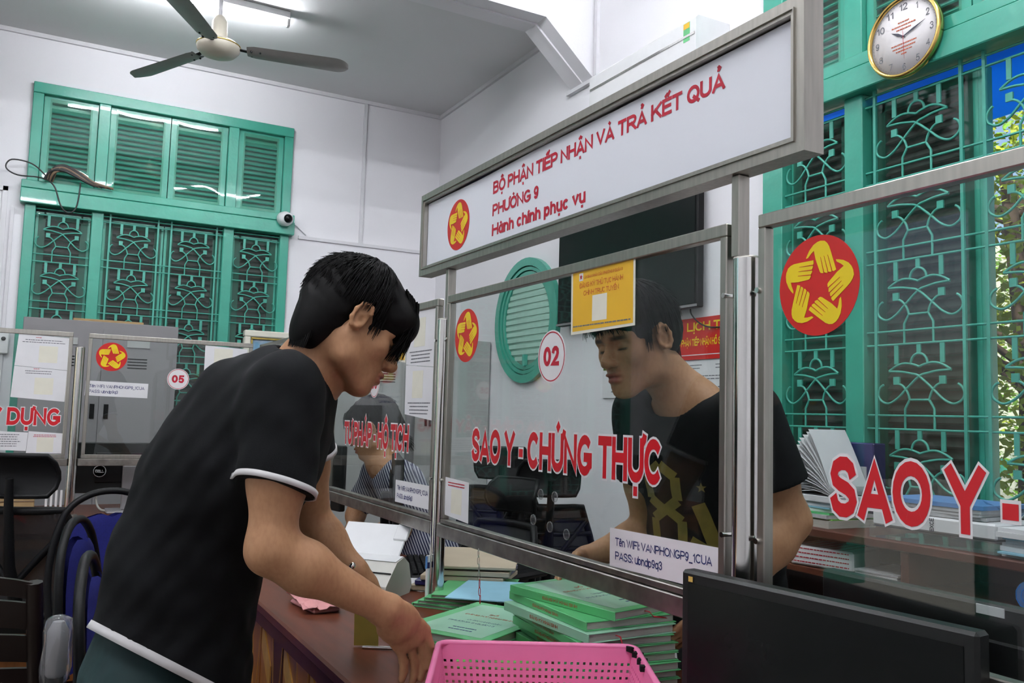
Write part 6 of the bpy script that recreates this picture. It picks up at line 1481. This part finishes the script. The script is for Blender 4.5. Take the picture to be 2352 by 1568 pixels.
for dy in (-.10, .10): lg.u(rc(pz+V(.02, dy, -.10), pz+V(.02, dy*1.1, -.42), .088, .065), .03); lg.u(rc(pz+V(.02, dy*1.1, -.42), V(pz[0]+.05, pz[1]+dy*1.2, .09), .065, .05), .03)
lo, hi = bbox([pz, V(pz[0], pz[1]-.15, .07), V(pz[0], pz[1]+.15, .07)], .14); co, q = surf(lg, .009, .02, lo, hi); skin_obj('trousers', co, q, 'trousers_dark', man2)
for dy in (-.12, .12):
    fx = SDF(); a0 = V(pz[0]+.05, pz[1]+dy, .045); fx.u(rc(a0, a0+V(-.17, 0, -.01), .042, .036), .02); fx.u(rc(a0, a0+V(0, 0, .04), .042, .045), .02); lo, hi = bbox([a0, a0+V(-.17, 0, 0)], .05); co, q = surf(fx, .006, .02, lo, hi); co[:, 2] = np.maximum(co[:, 2], .002); skin_obj('shoe', co, q, 'shoe', man2)
# ============================== the seated woman behind the far screen
H3 = head_frame(j['c_head'], 152, 20, 0, .97); o3, R3, _ = H3; w3 = lambda x, y, z: o3+R3 @ (V(x, y, z)*.97)
wo = thing('person', 'person with dark tied hair in a striped shirt typing behind the far screen', 'person', (1.62, 3.42, 0))
s = SDF(); add_head(s, H3); s.u(rc(w3(-.028, 0, -.035), j['c_neck'], .050, .052), .03); s.u(rc(j['c_neck'], j['c_chest'], .055, .07), .04); s.u(rc(j['c_neck']-V(0, 0, .02), j['c_shl'], .045, .04), .05); s.u(rc(j['c_neck']-V(0, 0, .02), j['c_shr'], .045, .04), .05)
for a, b, c in (('c_shl', 'c_lelb', 'c_lwr'), ('c_shr', 'c_relb', 'c_rwr')):
    A, B_, C_ = j[a], j[b], j[c]; s.u(rc(A, B_, .045, .040), .03); m2 = B_+(C_-B_)*.3; s.u(rc(B_, m2, .040, .041), .03); s.u(rc(m2, C_, .040, .025), .03)
add_hand(s, j['c_lwr'], j['c_lwr']+V(-.06, .05, -.018), V(-.7, .5, -.3), V(.2, .8, .4), j['c_lwr']+V(-.06, .10, -.03), .5, sc=.92)
add_hand(s, j['c_rwr'], j['c_rwr']+V(-.025, -.065, -.018), V(-.2, -.8, -.3), V(.5, -.7, .3), j['c_rwr']+V(-.03, -.10, -.03), .5, sc=.92)
lo, hi = bbox([o3]+[j[k] for k in ('c_lelb', 'c_relb', 'c_lwr', 'c_rwr', 'c_chest')], .1); co, q = surf(s, .0045, .09, lo, hi); skin_obj('body', co, q, 'skin', wo, head_tint(co, H3, SK))
def long_hair(H):
    o, R, sc = H; W = lambda x, y, z: o+R @ (V(x, y, z)*sc); s = short_hair(H); s.u(ell(W(-.09, 0, -.02), R, V(.05, .055, .06)*sc), .03); s.u(rc(W(-.105, 0, -.03), W(-.125, 0, -.115), .030*sc, .016*sc), .02); return s
def hair_spec_woman(mb, W, rnd, n):
    hair_spec_man(mb, W, rnd, n)
    for _ in range(140):
        y0 = rnd.uniform(-.02, .02); hair_strands(mb, [W(-.10, y0, -.02)], [W(-.135+rnd.uniform(-.02, .02), y0*1.5, -.12+rnd.uniform(-.03, .03))], rnd, .002, 4)
hair(H3, wo, hair_spec_woman, 13, long_hair(H3), 350, h=.0045)
m = mat('striped_cotton', (.5, .5, .56), .8, var=0); n, l = m.node_tree.nodes, m.node_tree.links
wv = n.new('ShaderNodeTexWave'); wv.inputs['Scale'].default_value = 30; wv.inputs['Distortion'].default_value = 0.3; wv.inputs['Detail'].default_value = 0; tc = n.new('ShaderNodeTexCoord'); mp_ = n.new('ShaderNodeMapping'); mp_.inputs['Rotation'].default_value = (.2, .35, .45)
l.new(tc.outputs['Object'], mp_.inputs[0]); l.new(mp_.outputs[0], wv.inputs['Vector']); rp = n.new('ShaderNodeValToRGB'); rp.color_ramp.interpolation = 'CONSTANT'; rp.color_ramp.elements[0].color = (.020, .024, .075, 1); rp.color_ramp.elements[1].color = (.50, .51, .56, 1); rp.color_ramp.elements[1].position = .55
l.new(wv.outputs['Fac'], rp.inputs[0]); l.new(rp.outputs[0], n['Principled BSDF'].inputs['Base Color'])
lat3 = V(.47, .88, 0); sh = SDF(); sh.u(rc(j['c_chest']+V(0, 0, .03), j['c_waist'], .105, .120, lat3, 1.25), .05); sh.u(rc(j['c_waist'], V(1.58, 3.44, .56), .12, .14, lat3, 1.2), .05); sh.u(rc(j['c_shl'], j['c_shr'], .056, .056), .06)
for a, b in (('c_shl', 'c_lelb'), ('c_shr', 'c_relb')):
    d = unit(j[b]-j[a]); e = j[a]+d*.19; rr0 = rc(j[a]-d*.02, e+d*.03, .062, .064, cut=(e, d)); sh.u(lambda P, r=rr0: r(P)+fold(P), .035)
nk = unit(w3(-.028, 0, -.035)-j['c_neck']); nc = j['c_neck']+nk*.01; sh.sub(rc(nc, nc+nk*.2, .062, .075), .008)
lo, hi = bbox([j['c_shl'], j['c_shr'], j['c_neck'], V(1.58, 3.44, .5)], .2); co, q = surf(sh, .007, .03, lo, hi); skin_obj('striped_shirt', co, q, 'striped_cotton', wo)
lg = SDF(); pz = V(1.60, 3.43, .56)
for dy in (-.09, .09): lg.u(rc(pz+V(0, dy, 0), pz+V(-.02, dy, -.01), .09, .09), .03); lg.u(rc(pz+V(0, dy, 0), V(1.52, 3.47+dy, .55), .095, .08), .03); lg.u(rc(V(1.52, 3.47+dy, .55), V(1.50, 3.48+dy, .10), .065, .05), .03)
lo, hi = bbox([pz, V(1.5, 3.3, .08), V(1.7, 3.65, .1)], .1); co, q = surf(lg, .010, .03, lo, hi); skin_obj('trousers', co, q, 'trousers_dark', wo)
